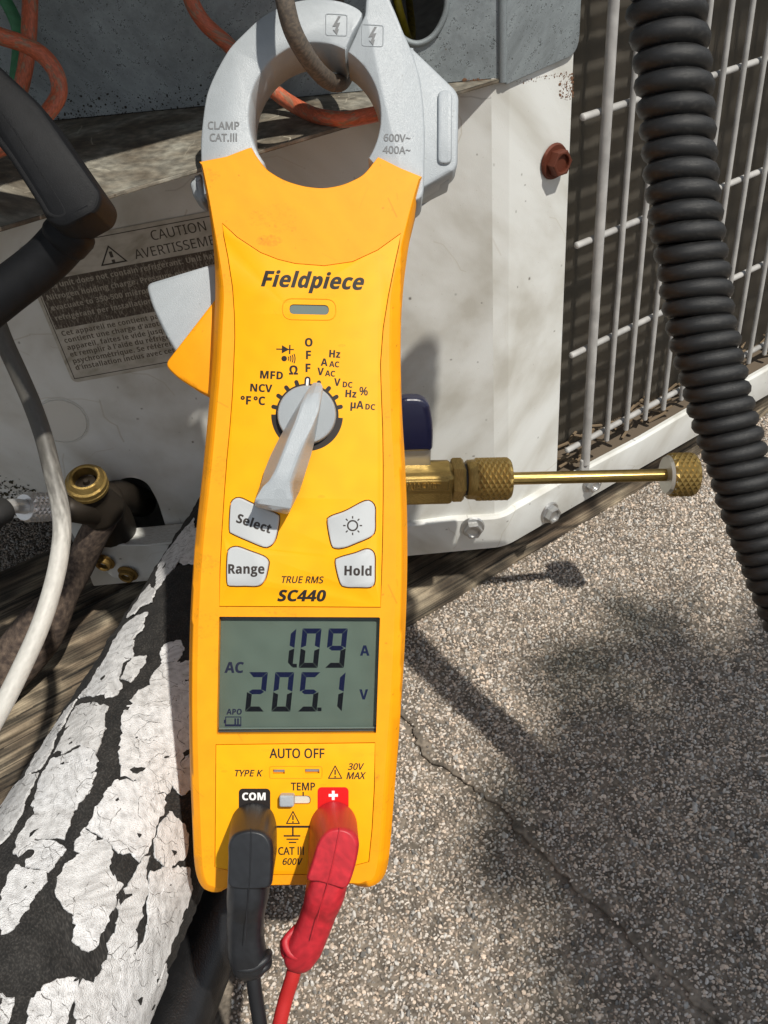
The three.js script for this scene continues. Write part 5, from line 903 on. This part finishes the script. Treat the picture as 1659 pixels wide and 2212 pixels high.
// ------------------------------------------------------------------ service valve with brass flare, knurled hose fitting, pipe, bracket
const brassTex = dataTex(256, 256, (u, v) => { const a = 0.5 + 0.7 * tfbm(u, v, 3, 91, 5); return [lerp(0.58, 0.72, a), lerp(0.49, 0.61, a), lerp(0.29, 0.37, a)]; });
const brass = std({ map: rep(brassTex, 1), metalness: 0.9, roughness: 0.42, bumpMap: rep(grainBump, 2), bumpScale: 0.0001 });
const bronze = std({ map: rep(softNoise, 1), color: lin(0.038, 0.029, 0.02), metalness: 0.4, roughness: 0.55 });
const chrome = std({ color: lin(0.66, 0.66, 0.65), metalness: 0.6, roughness: 0.3 });
{
  const v = top('service_valve', 'dark bronze service valve with open brass flare cap beside the caution panel', 'valve');
  const c0 = W(186, 1040, 0.400), ax = W(170, 990, 0.383).sub(W(212, 1100, 0.414)).normalize(), R = 0.0085;
  mesh('brass_flare', lathe([[R * 0.60, -0.0045], [R * 0.60, 0.0030], [R * 0.66, 0.0036], [R * 0.76, 0.0034], [R * 0.92, 0.0012], [R * 1.02, 0.0006], [R * 1.04, -0.0012], [R * 0.98, -0.0016], [R * 1.04, -0.0022], [R * 1.04, -0.0040], [R * 0.9, -0.0052], [R * 0.8, -0.0060]], ax, c0, 48), brass, v);
  mesh('valve_core', lathe([[0, 0.0010], [R * 0.12, 0.0008], [R * 0.18, -0.001], [R * 0.5, -0.0024], [R * 0.62, -0.002]], ax, c0, 24), bronze, v);
  const base = c0.clone().addScaledVector(ax, -0.005);
  mesh('valve_neck', capTube([base, c0.clone().addScaledVector(ax, -0.012), W(225, 1105, 0.418)], (t) => R * lerp(0.86, 1.15, t), 20, 24), bronze, v);
  mesh('valve_body', capTube([W(212, 1085, 0.420), W(238, 1130, 0.438), W(260, 1185, 0.468), W(272, 1230, 0.480)], (t) => lerp(0.0112, 0.0098, t), 24, 24), bronze, v);
  mesh('valve_stub', capTube([W(215, 1095, 0.418), W(250, 1072, 0.430), W(285, 1080, 0.45), W(305, 1085, 0.47)], 0.0074, 20, 20), bronze, v);
  mesh('side_port', capTube([W(228, 1110, 0.418), W(190, 1105, 0.408), W(165, 1100, 0.402), W(146, 1098, 0.400)], 0.0058, 12, 20), bronze, v);
  const pipe2 = capTube([W(222, 1120, 0.418), W(195, 1170, 0.424), W(165, 1235, 0.434), W(110, 1325, 0.436), W(60, 1395, 0.432), W(0, 1460, 0.428), W(-90, 1540, 0.424)], (t) => lerp(0.0066, 0.0118, sstep(0.35, 0.6, t)), 60, 24);
  const dirtTex = dataTex(256, 256, (u, w_) => { const a = clamp(0.5 + 0.9 * tfbm(u, w_, 3, 101, 5)); return [lerp(0.22, 0.42, a), lerp(0.18, 0.36, a), lerp(0.16, 0.31, a)]; });
  one('lagged_pipe', pipe2, std({ map: rep(dirtTex, 14), roughness: 0.85, bumpMap: rep(grainBump, 30), bumpScale: 0.0006 }), 'dirty brown pipe running from the service valve over the boards', 'pipe');
  const f = top('hose_fitting', 'chrome knurled hose fitting screwed into the service valve', 'fitting');
  const a = W(112, 1094, 0.396), b = W(52, 1096, 0.382), d = a.clone().sub(b).normalize(), mid = a.clone().lerp(b, 0.5), len = a.distanceTo(b);
  mesh('knurled_nut', knurl(0.0056, len, 28, 12, 0.0006, d, mid), chrome, f);
  mesh('nut_collar', lathe([[0, -0.0045], [0.0050, -0.0045], [0.0054, -0.004], [0.0054, 0.004], [0.0050, 0.0045], [0, 0.0045]], d, a.clone().addScaledVector(d, 0.0042), 32), chrome, f);
  mesh('ferrule', capTube([b.clone().addScaledVector(d, 0.002), W(30, 1093, 0.376), W(8, 1100, 0.370), W(-10, 1112, 0.366)], 0.0030, 20, 20), chrome, f);
  one('gauge_hose', capTube([W(6, 1100, 0.3695), W(-20, 1120, 0.364), W(-80, 1180, 0.36), W(-160, 1240, 0.36)], 0.0053, 20, 20), std({ color: lin(0.02, 0.02, 0.02), roughness: 0.6 }), 'short black hose end on the chrome knurled fitting', 'hose');
}
{
  const off = 0.016, h = (x, y) => onP(x, y, off), o = h(280, 1215);
  const br = top('mounting_bracket', 'white metal bracket with two rusty hollow rivets under the service valve', 'bracket');
  const pts = roundPoly([[190, 1182, 0.001], [215, 1176, 0.001], [470, 1180, 0.001], [470, 1252, 0.001], [245, 1250, 0.002], [222, 1228, 0.002]].map(p => { const q = h(p[0], p[1]); return [q.x - o.x, q.y - o.y, p[2]]; }), 0.001);
  br.position.copy(o);
  mesh('plate', slab(pts, -0.0014, 0, 0.0005), paint, br);
  const flg = h(330, 1180), lw = h(470, 1180).x - h(196, 1180).x; const fb = new RoundedBoxGeometry(lw, 0.0014, 0.014, 2, 0.0006); fb.translate(flg.x - o.x + 0.0005, flg.y - o.y + 0.0004, -0.0074); mesh('flange', fb, paint, br);
  for (const [x, y] of [[226, 1213], [276, 1238]]) { const q = h(x, y).sub(o); mesh('rivet', lathe([[0.0020, -0.002], [0.0022, 0.0028], [0.0030, 0.0033], [0.0036, 0.0028], [0.0038, 0.0010], [0.0050, 0.0006], [0.0050, 0]], V(-0.25, -0.2, 1), q, 28), brassTex && std({ map: brassTex, color: lin(0.8, 0.75, 0.7), metalness: 0.7, roughness: 0.45 }), br); mesh('rivet_core', lathe([[0, 0.0004], [0.0021, 0.0002]], V(-0.25, -0.2, 1), q, 20), rust, br); }
}
// ------------------------------------------------------------------ brass valve core tool with blue ball valve handle
{
  const t = top('valve_core_tool', 'brass valve core removal tool with blue handle and knurled knob beside the meter', 'tool');
  const dA = 0.400, A = W(880, 1039, dA), B = W(1475, 1025, 0.412), ax = B.clone().sub(A).normalize();
  const at = (sx) => { const f = (sx - 880) / (1475 - 880); return A.clone().lerp(B, f); };
  const k = dA / FOC, seg = (x0, x1, prof, m, name, n = 48) => { const p0 = at(x0), len = at(x1).distanceTo(p0); return mesh(name, lathe(prof.map(([r, s]) => [r * k, s * len]), ax, p0, n), m, t); };
  seg(760, 968, [[0, 0], [44, 0], [44, 0.98], [41, 1], [0, 1]], brass, 'body', 48);
  // cast block on the body with raised lettering
  const cx = at(905), up_ = V(0, 1, 0).addScaledVector(ax, -ax.y).normalize(), fw = ax.clone().cross(up_).normalize(); 
  const m4 = new THREE.Matrix4().makeBasis(ax, up_, fw);
  const blk = new RoundedBoxGeometry(0.0272, 0.0145, 0.0143, 4, 0.002); blk.applyMatrix4(m4); const bc = at(905).addScaledVector(fw, 0.0014); blk.translate(bc.x, bc.y, bc.z); mesh('cast_block', blk, brass, t);
  const rbx = new RoundedBoxGeometry(0.025, 0.0057, 0.0018, 3, 0.0008); rbx.applyMatrix4(m4); const rb = at(898).addScaledVector(fw, 0.0087).addScaledVector(up_, 0.0036); rbx.translate(rb.x, rb.y, rb.z); mesh('name_pad', rbx, brass, t);
  const tg = new TextGeometry('YELLOW JACKET', { font: fontB, size: 0.0025, depth: 0.0006, curveSegments: 3, bevelEnabled: false }); tg.computeBoundingBox(); tg.translate(-tg.boundingBox.max.x, -0.001, 0); tg.applyMatrix4(m4); const tp = at(942).addScaledVector(fw, 0.0096).addScaledVector(up_, 0.0038); tg.translate(tp.x, tp.y, tp.z); mesh('lettering', tg, brass, t);
  seg(962, 974, [[0, 0], [38, 0], [38, 1], [0, 1]], brass, 'neck');
  seg(972, 998, [[0, 0], [45, 0], [48, 0.15], [48, 0.8], [43, 1], [0, 1]], brass, 'hex_nut', 6);
  seg(996, 1006, [[0, 0], [34, 0], [34, 1], [0, 1]], std({ color: lin(0.03, 0.028, 0.025), roughness: 0.5 }), 'o_ring');
  seg(1003, 1022, [[0, 0], [40, 0], [43, 0.2], [44, 1], [0, 1]], brass, 'cap_collar');
  { const p = at(1058), L_ = at(1097).distanceTo(at(1020)); mesh('knurled_cap', knurl(44 * k, L_, 30, 13, 0.00065, ax, p), brass, t); }
  seg(1094, 1450, [[0, 0], [14, 0], [14, 1], [0, 1]], std({ map: rep(brassTex, 1, 4), metalness: 0.95, roughness: 0.3 }), 'rod', 24);
  seg(1436, 1446, [[0, 0], [40, 0], [46, 1], [0, 1]], std({ color: lin(0.5, 0.48, 0.42), metalness: 0.7, roughness: 0.4 }), 'knob_face');
  { const p = at(1471), L_ = at(1500).distanceTo(at(1443)); mesh('knob', knurl(46 * k, L_, 32, 9, 0.00065, ax, p), brass, t); }
  // lever: steel stem and blue dipped grip
  const q = V(0, 1, 0).addScaledVector(ax, -ax.y).normalize();
  const st = slab(roundPoly([[-0.009, -0.002, 0.001], [0.0066, -0.002, 0.001], [0.0060, 0.014, 0.001], [-0.007, 0.014, 0.001]], 0.001), -0.001, 0.001, 0.0003); const lm = new THREE.Matrix4().makeBasis(ax, q, fw); st.applyMatrix4(lm); const so = at(893).addScaledVector(q, 0.0074); st.translate(so.x, so.y, so.z); mesh('lever_stem', st, zinc, t);
  const gp = slab(roundPoly([[-0.012, 0.0085, 0.002], [0.0068, 0.0088, 0.0024], [0.0064, 0.020, 0.006], [0.0036, 0.0335, 0.006], [-0.009, 0.0338, 0.005]], 0.003, 8), -0.0034, 0.0034, 0.0024, [], 6); gp.applyMatrix4(lm); gp.translate(so.x, so.y, so.z); mesh('lever_grip', gp, phy({ color: lin(0.006, 0.007, 0.032), roughness: 0.32, clearcoat: 0.35, clearcoatRoughness: 0.25 }), t);
}

// ------------------------------------------------------------------ unseen tree branch, added towards the sun to cast mottled shade
{
  const br = top('added_shade_branch', 'unseen leafy branch added to cast mottled shade on the roof', 'branch');
  const r = mulberry(303), aim = (sx, sy, d) => onY(sx, sy, 0).addScaledVector(SUN, d);
  const main = [aim(1720, 2600, 1.25), aim(1740, 2200, 1.2), aim(1700, 1950, 1.18), aim(1680, 1720, 1.16)];
  main.unshift(main[0].clone().add(V(0.5, -0.1, 0.7)));
  const bark = std({ map: rep(softNoise, 8), color: lin(0.12, 0.09, 0.065), roughness: 0.9 }), curve = new THREE.CatmullRomCurve3(main);
  mesh('limb', capTube(main, (t) => lerp(0.013, 0.004, t), 60, 10), bark, br);
  const leafPts = []; for (let i = 0; i <= 10; i++) { const t = i / 10; leafPts.push([Math.sin(t * Math.PI) ** 0.8 * 0.016, t * 0.075]); } for (let i = 9; i > 0; i--) leafPts.push([-leafPts[i][0], leafPts[i][1]]);
  const leaf = new THREE.ShapeGeometry(shapeOf(leafPts)), geos = [], twigs = [];
  { const p = leaf.attributes.position; for (let i = 0; i < p.count; i++) p.setZ(i, -Math.abs(p.getX(i)) * 0.4 - p.getY(i) ** 2 * 2); leaf.computeVertexNormals(); }
  for (let i = 0; i < 34; i++) {
    const t = 0.22 + 0.78 * i / 33, o = curve.getPoint(t), d = V(r() - 0.5, r() - 0.6, r() - 0.5).normalize(), e = o.clone().addScaledVector(d, 0.07 + 0.07 * r());
    twigs.push(capTube([o, o.clone().lerp(e, 0.5).add(V(0, 0.006, 0)), e], 0.0015, 8, 6));
    for (let k = 0; k < 9; k++) { const g = leaf.clone(); g.rotateZ((r() - 0.5) * 2); g.rotateX(-0.6 - r() * 1.6); g.rotateY(r() * 6.3); const q = o.clone().lerp(e, 0.25 + 0.75 * (k / 8)); g.translate(q.x, q.y, q.z); geos.push(g); }
  }
  mesh('twigs', mergeGeometries(twigs), bark, br);
  const fo = mesh('foliage', mergeGeometries(geos), phy({ color: lin(0.06, 0.12, 0.03), roughness: 0.6, transmission: 0.35, thickness: 0, side: THREE.DoubleSide }), br); fo.userData.kind = 'stuff';
}
renderer.render(scene, camera);
